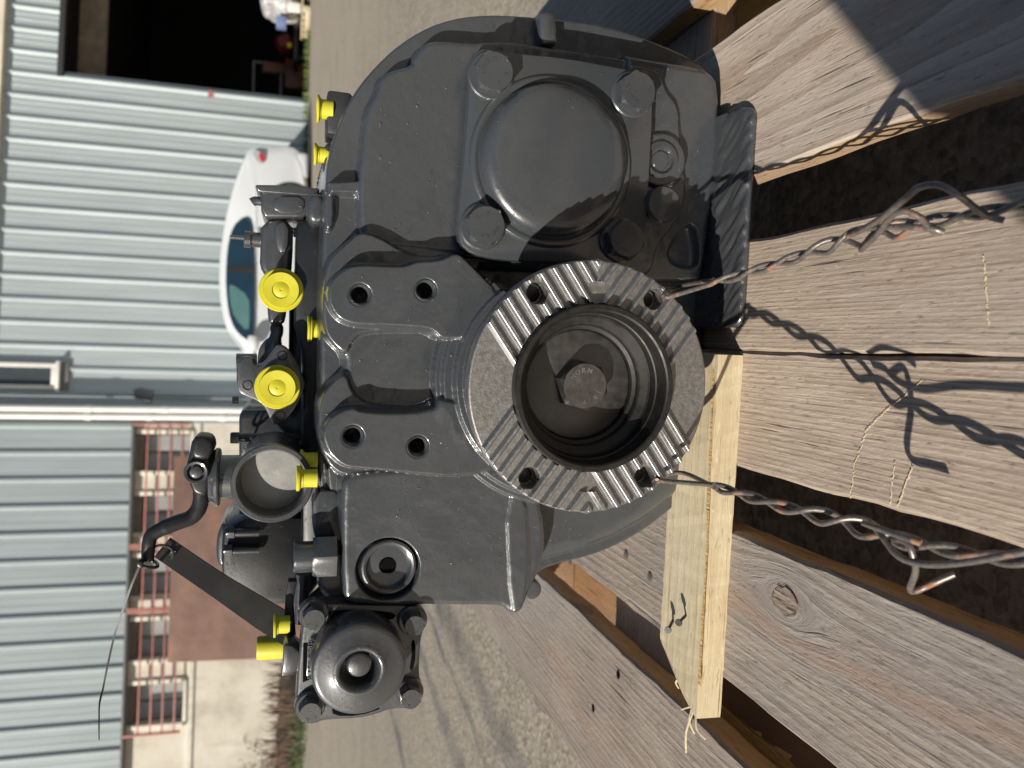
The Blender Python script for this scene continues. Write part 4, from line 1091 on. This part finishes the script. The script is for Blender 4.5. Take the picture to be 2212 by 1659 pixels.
# three-bolt flange plate with a stub
fp = plate('port_flange', [(512, 772), (510, 830), (514, 846), (528, 856), (560, 868), (573, 882), (584, 908), (592, 918), (606, 916), (622, 905), (640, 880), (654, 850), (660, 830), (650, 800), (632, 765), (612, 746), (598, 746), (585, 762), (570, 784), (552, 792), (545, 770)], .106, .130, M_PUMP, gear, .002, 1)
for hx, hy in ((535, 832), (610, 768), (606, 898)):
    p = PX(hx, hy, .1058); lathe('bolt_hole', Vector((p.x, .1059, p.z)), (0, -1, 0), [(mm(9.5, .13), 0), (mm(8.5, .13), .0004), (mm(8, .13), -.0002), (0, -.0003)], M_HOLESHADE, fp, 24)
pxtube('port_stub', [(555, 783, .128), (532, 783, .128), (511, 783, .128)], mm(18, .128), M_PUMP, fp, 24, 2)
st = vcyl('grub_screw', 502, 516, 864, 8, .125, M_PUMP, fp)
# breather spike beside the upper cap
pxtube('breather', [(620, 611, .135), (590, 614, .135), (570, 616, .135)], [mm(11, .135), mm(11, .135)]+[mm(9, .135)]*11 if False else mm(10, .135), M_PUMP, gear, 10)
pxtube('sensor_pin', [(566, 515, .17), (540, 515, .17), (497, 512, .17)], mm(4, .17), M_PUMP, gear, 8)

# ---- big open tube with lever
tc = PX(588, 1045, .075); TCN = Vector((tc.x, 0, tc.z)); tr = mm(81, .075)
th_ = lathe('intake_tube', TCN, (0, -1, 0), [(tr*.93, -.150), (tr*.95, -.085), (tr*1.0, -.080), (tr*1.0, -.0765), (tr*.97, -.075), (tr*.87, -.075), (tr*.83, -.077), (tr*.80, -.082), (tr*.79, -.089), (tr*.775, -.091)], M_PUMP, gear, 96, 25)
lathe('tube_floor', TCN, (0, -1, 0), [(tr*.785, -.0905), (tr*.70, -.0900), (0, -.0895)], M_FLOORGREY, th_, 64)
th_['label'] = 'open round intake tube with closed bottom'
nb = .105
vcyl('tube_neck', 474, 520, 1030, 44, nb, M_PUMP, gear)
def hdisc(name, x0, x1, y, half, b, mat, parent, prof):
    return vcyl(name, x0, x1, y, half, b, mat, parent, prof, 48)
hdisc('neck_flange', 454, 477, 1030, 58, nb, M_PUMP, gear, [(0, 0), (.80, 0), (.97, .06), (1, .2), (1, .45), (.96, .55), (.9, .75), (.85, 1), (0, 1)])
lev = plate('lever_clamp', [(455, 955), (432, 944), (415, 946), (408, 985), (402, 1005), (400, 1025), (408, 1042), (414, 1060), (424, 1070), (450, 1075), (453, 1010)], .090, .118, M_BLACK, gear, .004, 1, 3)
lev2 = plate('lever_cap', [(450, 944), (425, 942), (416, 950), (410, 990), (446, 996), (462, 975), (460, 955)], .0855, .11, M_BLACK, lev, .003, 1, 3)
bp_ = PX(423, 1021, .086); bb = lathe('clamp_bolt', Vector((bp_.x, 0, bp_.z)), (0, -1, 0), [(mm(23, .09), -.095), (mm(23, .09), -.087), (mm(21, .09), -.086), (mm(17, .09), -.0865), (mm(16, .09), -.0895), (mm(12, .09), -.0895), (mm(11.5, .09), -.0868), (mm(7, .09), -.086), (0, -.086)], M_PUMP, lev, 40)
rod = pxtube('lever_rod', [(434, 1055, .10), (434, 1078, .10), (428, 1100, .10), (412, 1118, .10), (385, 1128, .098), (350, 1142, .096), (328, 1156, .095), (322, 1172, .094), (320, 1192, .094), (319, 1210, .094)], None or [mm(15.5, .1)]*30+[mm(14-.1*i, .1) for i in range(25)], M_BLACK, gear, 16)

# ---- strap and bracket
stp = thing('black_strap', 'flat black strap hanging from the lever end down to the pump bracket', 'strap', (O.x, O.y, DECK), -UYAW)
bm = bmesh.new()
A = [PX(333, 1203, .098), PX(452, 1285, .103), PX(556, 1359, .105), PX(614, 1395, .106)]; Bq = [PX(367, 1162, .100), PX(470, 1232, .105), PX(570, 1292, .107), PX(622, 1322, .108)]
A, Bq = smooth_path(A, 5), smooth_path(Bq, 5)
fv = [[bm.verts.new(a), bm.verts.new(b), bm.verts.new(b+Vector((0, .0018, 0))), bm.verts.new(a+Vector((0, .0018, 0)))] for a, b in zip(A, Bq)]
for a, b in zip(fv, fv[1:]):
    for k in range(4): bm.faces.new((a[k], a[(k+1) % 4], b[(k+1) % 4], b[k]))
bm.faces.new(fv[0]); bm.faces.new(fv[-1]); bmesh.ops.recalc_face_normals(bm, faces=bm.faces)
from_bm('strip', bm, M_BLACK, stp, 40)
p = PX(373, 1195, .0985); lathe('punched_hole', Vector((p.x, p.y, p.z)), (0, -1, 0), [(mm(6, .1), 0), (mm(5, .1), .0006), (mm(4, .1), .0), (0, -.0002)], M_STEEL, stp, 16)
plate('pump_bracket', [(622, 1256), (616, 1300), (612, 1400), (608, 1462), (640, 1458), (640, 1390), (634, 1300), (642, 1256)], .085, .094, M_BLACKMATT, gear, .001, 0)
plate('bracket_foot', [(613, 1392), (609, 1458), (645, 1453), (648, 1410), (632, 1396)], .060, .085, M_PUMP, gear, .002, 0)

# zip tie
def zip_tie():
    t = thing('cable_tie', 'black cable tie looped round the lever end with a long loose tail', 'cable tie', (O.x, O.y, DECK), -UYAW)
    pts = smooth_path([PX(*p) for p in ((302, 1222, .085), (285, 1262, .086), (268, 1310, .088), (248, 1370, .09), (232, 1440, .09), (222, 1490, .09), (215, 1520, .088), (214, 1560, .086), (214, 1597, .085))], 6)
    bm = bmesh.new(); rows = []
    for i, q in enumerate(pts):
        w_ = .0011 if i < len(pts)-4 else .0008
        rows.append([bm.verts.new(q+Vector((w_*a, .0006*b, w_*.3*a))) for a, b in ((-1, -1), (1, -1), (1, 1), (-1, 1))])
    for a, b in zip(rows, rows[1:]):
        for k in range(4): bm.faces.new((a[k], a[(k+1) % 4], b[(k+1) % 4], b[k]))
    bm.faces.new(rows[0]); bm.faces.new(rows[-1]); bmesh.ops.recalc_face_normals(bm, faces=bm.faces)
    from_bm('tail', bm, M_BLACK, t, 40)
    plate('lock_head', [(294, 1222), (297, 1211), (310, 1214), (306, 1230)], .083, .089, M_BLACK, t, .0008, 0)
    pxtube('loop', [(308, 1222, .086), (322, 1226, .0855), (340, 1224, .090), (336, 1214, .104), (318, 1211, .104), (306, 1214, .092)], .0011, M_BLACK, t, 8)
    pxtube('thread_loop', [(332, 1182, .094), (346, 1178, .092), (362, 1180, .092), (372, 1188, .093), (374, 1200, .096), (370, 1206, .099)], .0009, M_BLACK, t, 8)
zip_tie()

# ---- steel bolt and fitting beside the block
pb0 = PX(727, 1200, .052); sh = hexhead('pressure_fitting', PX(726, 1201, .066), (0, 0, 1), mm(80, .066), mm(48, .066), M_PAINT2, gear, .25)
vcyl('fitting_top', 634, 680, 1202, 32, .066, M_PAINT2, gear, [(0, 0), (1, 0), (1, .85), (.97, .95), (.88, 1), (0, 1)])
plate('side_web', [(674, 1060), (676, 1165), (690, 1170), (742, 1175), (742, 1060)], .078, .12, M_PAINT, gear, .003, 1)
pl2 = PX(735, 1246, .075); lathe('oil_boss', Vector((pl2.x, .075, pl2.z-.004)), (0, -1, 0), [(.0, -.05), (.019, -.05), (.019, -.004), (.016, 0), (0, 0)], M_PAINT2, gear, 40)
pxtube('hydraulic_pipe', [(655, 1240, .11), (652, 1290, .11), (650, 1345, .11)], mm(14, .11), M_PUMP, gear, 14)

# ---- gear pump at the lower left, with end cap
pump = plate('gear_pump', [(653, 1340), (654, 1318), (672, 1308), (713, 1305), (780, 1306), (904, 1307), (916, 1318), (922, 1340), (915, 1366), (910, 1380), (905, 1462), (913, 1478), (916, 1500), (908, 1524), (888, 1533), (845, 1533), (815, 1545), (775, 1554), (700, 1557), (680, 1566), (660, 1566), (642, 1550), (638, 1530), (642, 1450), (647, 1400)], .058, .075, M_PUMP, gear, .0025, 1, 3)
plate('pump_body', [(665, 1325), (900, 1320), (900, 1520), (660, 1545)], .0745, .16, M_PUMP, pump, .006, 1)
pc = PX(778, 1452, .030); PCN = Vector((pc.x, 0, pc.z)); k = mm(1, .022)
lathe('pump_cap', PCN, (0, -1, 0), [(k*104, -.0585), (k*103, -.0410), (k*102, -.0368), (k*100, -.0348), (k*96, -.0337), (k*88, -.0333), (k*60, -.0326), (k*56, -.0318), (k*52, -.0313), (k*47, -.0313), (k*43, -.0323), (k*39, -.0350), (k*37, -.0380), (k*36, -.048), (0, -.048)], M_PUMP, pump, 96, 60)
pp_ = PX(776, 1438, .034); lathe('pump_pin', Vector((pp_.x, 0, pp_.z)), (0, -1, 0), [(k*27, -.050), (k*27, -.036), (k*25.5, -.0345), (k*22, -.0337), (0, -.0334)], M_PUMP, pump, 48, 40)
for px, py, rot in ((679, 1341, .2), (897, 1354, .4), (889, 1513, .1), (671, 1543, .3)):
    q = PX(px, py, .044); bs_ = lathe('bolt', Vector((q.x, .058, q.z)), (0, -1, 0), [(.0098, -.002), (.0096, .003), (.0088, .0042), (.001, .0042)], M_PUMP, pump, 40)
    hexhead('bolt_head', Vector((q.x, .0538, q.z)), (0, -1, 0), .0130, .0085, M_PUMP, bs_, rot)
    text_on_arc('head_marking', '8.8', Vector((q.x, .0453, q.z)), .0042, 1.6+rot*6, .0026, M_PUMP, bs_)
for pts, dep in (([(655, 1390), (684, 1388), (690, 1395), (684, 1462), (654, 1475)], .0005), ):
    rc = plate('name_recess', pts, .0575, .059, M_HOLESHADE, pump, .0003, 0)
    plate('name_tablet', [(664, 1392), (682, 1390), (682, 1460), (662, 1463)], .0555, .0585, M_PUMP, pump, .0008, 0)
me = text_mesh('A1S0CMB', .0065, .0004)
me.transform(Matrix.Rotation(math.pi/2, 4, 'X')); tq = PX(673, 1426, .0552); me.transform(Matrix.Translation(tq))
put('cast_lettering', me, M_PUMP, pump, None)
for pts in ([(700, 1326), (730, 1318), (800, 1318), (860, 1326), (845, 1342), (780, 1332), (725, 1346)], [(889, 1384), (898, 1384), (896, 1440), (884, 1452), (890, 1415)]):
    plate('shaded_pocket', pts, .0573, .059, M_HOLESHADE, pump, .0003, 1)  # flat black patches: shallow pockets, mostly the pump cap's shadow put into colour
plate('pump_slot', [(716, 1528), (720, 1547), (775, 1547), (828, 1530), (800, 1533), (760, 1536)], .0574, .059, M_HOLESHADE, pump, .0003, 1)

# ================================================================== YELLOW CAPS
def ycap(x_top, x_bot, yc, half, b, label, stem=.72, boss=None):
    a, c = PX(x_top, yc, b), PX(x_bot, yc, b); r_ = mm(half, b); h = a.z-c.z
    t = thing('yellow_plug', label, 'plug', GW @ Vector((c.x, b, c.z)), -UYAW, 'yellow plugs in the ports')
    lathe('stem', (0, 0, 0), (0, 0, 1), [(0, -.003), (r_*stem, -.003), (r_*stem*.97, h*.55), (r_*.76, h*.62), (r_*.72, h*.72)], M_YELLOW, t, 36)
    lathe('rim', (0, 0, 0), (0, 0, 1), [(r_*.72, h*.66), (r_*.97, h*.80), (r_, h*.86), (r_, h*.97), (r_*.96, h), (r_*.6, h*.99), (r_*.55, h*.9), (0, h*.9)], M_YELLOW, t, 36)
    return t
ycap(684, 709, 237, 27, .100, 'yellow plug on the dark square boss, first from the workshop doorway')
ycap(678, 704, 335, 22, .105, 'small yellow plug second from the workshop doorway, in front of the car bumper')
c_ = ycap(664, 689, 711, 26, .120, 'yellow double-rimmed plug standing alone beneath the two round yellow caps')
lathe('lower_rim', (0, 0, 0), (0, 0, 1), [(mm(17, .1), mm(13, .1)), (mm(26, .1), mm(14.5, .1)), (mm(26, .1), mm(17, .1)), (mm(17, .1), mm(18, .1))], M_YELLOW, c_, 36)
ycap(648, 676, 993, 21, .085, 'yellow plug in front of the open intake tube, the farther of the pair')
ycap(640, 675, 1033, 26, .070, 'yellow plug in front of the open intake tube, the nearer of the pair')
ycap(591, 616, 1349, 25, .078, 'yellow plug beside the black strap on the pump bracket')
ycap(683, 692, 428, 10, .11, 'tiny yellow plug under the filter head box')
b1 = plate('port_boss', [(708, 193), (706, 240), (706, 288), (745, 292), (770, 250), (760, 200)], .096, .13, M_BLACKMATT, gear, .002, 0)
b2 = plate('port_boss', [(703, 308), (701, 340), (700, 372), (725, 372), (725, 312)], .100, .13, M_BLACKMATT, gear, .002, 0)
q0 = PX(605, 1397, .13); q1 = PX(555, 1397, .13)
yb = thing('tall_plug', 'tall plain yellow cap behind the black strap', 'plug', GW @ Vector((q0.x, .13, q0.z)), -UYAW)
rr_ = mm(24, .13); hh = q1.z-q0.z
lathe('cap_body', (0, 0, 0), (0, 0, 1), [(0, -.01), (rr_, -.01), (rr_*.99, hh*.9), (rr_*.92, hh), (0, hh)], M_YELLOW, yb, 40)
vcyl('cap_port', 603, 640, 1397, 20, .13, M_PAINT2, gear)
def round_cap(x, y, half, b, label):
    p = PX(x, y, b); r_ = mm(half, b)
    t = thing('round_plug', label, 'plug', GW @ Vector((p.x, b, p.z)), -UYAW, 'round yellow caps facing us')
    lathe('cap_flange', (0, 0, 0), (0, -1, 0), [(r_*.8, -.010), (r_*.97, -.010), (r_, -.008), (r_, -.0070), (r_*.96, -.0062), (r_*.80, -.0066)], M_YELLOW, t, 64)
    lathe('cap_top', (0, 0, 0), (0, -1, 0), [(r_*.83, -.0085), (r_*.81, -.001), (r_*.785, 0), (r_*.40, -.0006), (r_*.375, -.0016), (r_*.35, -.0012), (r_*.06, -.0010), (r_*.04, -.0014), (0, -.0014)], M_YELLOW, t, 64, 50)
    return t
round_cap(607, 626, 44, .118, 'round yellow cap with a concentric ring, right in front of the car window')
round_cap(599, 838, 45, .094, 'round yellow cap on the grey three-hole flange plate')
pb_ = PX(610, 627, .13); lathe('port_spigot', Vector((pb_.x, .126, pb_.z)), (0, -1, 0), [(0, -.03), (mm(40, .13), -.03), (mm(40, .13), 0), (0, 0)], M_PUMP, gear, 40)

# ================================================================== TWISTED WIRES
def twist(centre, rad, turns, ph, n=None):
    """two strands winding round the centre line"""
    c = smooth_path(centre, 14); out = []
    L = [0]
    for a, b in zip(c, c[1:]): L.append(L[-1]+(b-a).length)
    for s in (0, math.pi):
        pts = []
        for i, p in enumerate(c):
            t = (c[min(i+1, len(c)-1)]-c[max(i-1, 0)]).normalized(); u = t.cross(Vector((0, 0, 1))).normalized(); v = u.cross(t)
            k = L[i]/L[-1]; a = ph + s + turns*2*math.pi*k; rr = rad(k) if callable(rad) else rad
            pts.append(p + (u*math.cos(a) + v*math.sin(a))*rr)
        out.append(pts)
    return out
WR = .00140
def wire(name_label, hole, hb, loopdir, centre, turns, ph, rad, extras):
    t = thing('tie_wire', name_label, 'wire', (0, 0, 0), 0, 'twisted tie wires')
    s1, s2 = twist([at_height(*c) for c in centre], rad, turns, ph)
    h = GW @ PX(*hole, .003-DB); hbk = GW @ PX(hole[0]+4, hole[1]+loopdir*2, .020-DB)
    rim = GW @ PX(*hb, .020-DB)
    tube('strand', smooth_path([hbk, h + Vector((0, -.004, -.001))], 3)[:-1] + smooth_path([h + Vector((0, -.004, -.001)), h + Vector((.0, -.007, -.004))] + s1[0:3], 4)[:-1] + s1[2:], WR, M_WIRE, t, 10)
    tube('strand', smooth_path([hbk, (hbk+rim)/2 + Vector((0, .006, 0)), rim] + s2[0:3], 4)[:-1] + s2[2:], WR, M_WIRE, t, 10)
    for pts, r_ in extras:
        tube('wire_end', smooth_path([at_height(*p) for p in pts], 8), r_, M_WIRE, t, 10)
    return t
wire('rusty twisted wire looped through the flange hole nearest the sump', (1424, 642), (1468, 618), 1,
     [(1536, 610, .064), (1580, 600, .058), (1640, 582, .052), (1710, 560, .046), (1780, 535, .041), (1850, 515, .037), (1920, 500, .034), (2000, 482, .030), (2080, 468, .027), (2170, 450, .023), (2300, 425, .018)], 4.6, .6, lambda k: .0016+.0016*math.exp(-((k-.53)/.16)**2)*1.6,
     [([(1828, 512, .040), (1862, 496, .045), (1905, 470, .050), (1960, 426, .053), (1988, 404, .054), (2030, 400, .052), (2075, 425, .046), (2110, 452, .037), (2138, 468, .030), (2168, 476, .027)], WR),
      ([(1860, 540, .038), (1893, 508, .043), (1925, 468, .048), (1950, 456, .050), (1985, 468, .046), (2005, 490, .038), (2016, 500, .032)], WR),
      ([(1870, 492, .044), (1940, 490, .042), (2010, 494, .038), (2038, 502, .034)], WR)])
wire('rusty twisted wire looped through the flange hole above the pine batten', (1409, 1036), (1478, 1022), -1,
     [(1540, 1050, .074), (1600, 1068, .070), (1680, 1092, .064), (1740, 1108, .059), (1800, 1122, .054), (1860, 1140, .049), (1920, 1160, .044), (1990, 1178, .040), (2070, 1192, .036), (2150, 1205, .032), (2300, 1226, .026)], 4.2, 2.1, lambda k: .0017+.0016*math.exp(-((k-.5)/.15)**2)*1.3,
     [([(1880, 1128, .050), (1908, 1162, .052), (1935, 1196, .052), (1968, 1214, .051), (2020, 1220, .049), (2090, 1214, .047), (2160, 1202, .044), (2300, 1176, .038)], WR),
      ([(1925, 1164, .050), (1958, 1172, .052), (1974, 1205, .050), (1978, 1235, .046), (1966, 1272, .040), (1980, 1276, .036), (2020, 1258, .032), (2062, 1240, .028)], WR),
      ([(1866, 1130, .053), (1900, 1142, .056), (1950, 1160, .055), (1990, 1174, .052)], WR)])

# ================================================================== THE PHOTOGRAPHER (out of frame, his shadow lies on the pallet)
def photographer():
    J = {'pel': (-.22, -.95, .36, .15), 'bel': (-.23, -.86, .52, .15), 'che': (-.31, -.58, .74, .155), 'neck': (-.22, -.50, .92, .062), 'chin': (-.20, -.43, .97, .075), 'head': (-.20, -.43, 1.06, .098), 'crown': (-.20, -.45, 1.12, .07),
         'shl': (-.53, -.34, .84, .078), 'ell': (-.490, -.275, .55, .055), 'wrl': (-.150, -.10, .40, .034), 'hal': (-.085, -.035, .365, .040),
         'shr': (-.05, -.60, .84, .078), 'elr': (.20, -.36, .60, .052), 'wrr': (.16, -.09, .42, .034), 'har': (.10, -.035, .38, .040),
         'hil': (-.32, -.95, .34, .11), 'knl': (-.52, -.58, .50, .075), 'anl': (-.45, -.85, .10, .05), 'tol': (-.47, -.68, .035, .035),
         'hir': (-.12, -.95, .34, .11), 'knr': (.06, -.60, .50, .075), 'anr': (.02, -.85, .10, .05), 'tor': (.04, -.68, .035, .035)}
    E_ = [('pel', 'bel'), ('bel', 'che'), ('che', 'neck'), ('neck', 'chin'), ('chin', 'head'), ('head', 'crown'), ('che', 'shl'), ('shl', 'ell'), ('ell', 'wrl'), ('wrl', 'hal'), ('che', 'shr'), ('shr', 'elr'), ('elr', 'wrr'), ('wrr', 'har'),
          ('pel', 'hil'), ('hil', 'knl'), ('knl', 'anl'), ('anl', 'tol'), ('pel', 'hir'), ('hir', 'knr'), ('knr', 'anr'), ('anr', 'tor')]
    V, rad = [], []
    names = list(J)
    for k in names: V.append(J[k][:3]); rad.append(J[k][3])
    Ed = [(names.index(a), names.index(b)) for a, b in E_]
    for side, hx, sg in (('hal', -.085, 1), ('har', .10, -1)):            # five fingers each, curled round the phone
        hi = names.index(side); z0 = J[side][2]
        for f in range(4):
            i0 = len(V)
            V += [(hx+sg*.012, -.030, z0-.030+.020*f), (hx+sg*.034, -.022, z0-.032+.021*f), (hx+sg*.046, -.016, z0-.030+.021*f)]; rad += [.010, .0085, .008]
            Ed += [(hi, i0), (i0, i0+1), (i0+1, i0+2)]
        i0 = len(V); V += [(hx+sg*.014, -.058, z0+.030), (hx+sg*.030, -.064, z0+.052)]; rad += [.011, .009]; Ed += [(hi, i0), (i0, i0+1)]
    me = bpy.data.meshes.new('person'); me.from_pydata(V, Ed, []); me.update()
    o = bpy.data.objects.new('person', me); COL.objects.link(o)
    sk = o.modifiers.new('skin', 'SKIN'); sk.use_smooth_shade = True
    for i, sv in enumerate(me.skin_vertices[0].data):
        sv.radius = (rad[i], rad[i]); sv.use_root = (i == 0)
    o.modifiers.new('sub', 'SUBSURF').levels = 2; o.modifiers['sub'].render_levels = 2
    bpy.context.view_layer.update()
    nm = bpy.data.meshes.new_from_object(o.evaluated_get(bpy.context.evaluated_depsgraph_get()))
    bpy.data.objects.remove(o); nm.name = 'person'
    nm.materials.clear(); nm.materials.append(M_CLOTH); nm.materials.append(M_SKIN)
    for p in nm.polygons:
        c = p.center; p.material_index = 1 if c.z > .91 or (c.y > -.08 and c.z < .5) else 0; p.use_smooth = True
    o = bpy.data.objects.new('person', nm); COL.objects.link(o)
    tag(o, 'person in dark clothes crouching with a phone, seen only by the shadow on the board', 'person')
    hb = bmesh.new(); bmesh.ops.create_uvsphere(hb, u_segments=24, v_segments=14, radius=.108, matrix=Matrix.Translation((-.20, -.465, 1.085)))
    bmesh.ops.delete(hb, geom=[v for v in hb.verts if v.co.z < 1.04 and v.co.y > -.48], context='VERTS')
    from_bm('hair', hb, M_BLACK, o, 60)
    ph_ = thing('phone', 'slim black phone held upright in both hands behind the lens', 'phone', (.018, -.014, HC-.056))
    box('phone_body', (0, 0, 0), (.074, .008, .148), M_BLACK, ph_, .0035, None, 3)
    box('phone_screen', (0, -.0046, 0), (.068, .0006, .142), M_GLASS, ph_, .0002)
photographer()
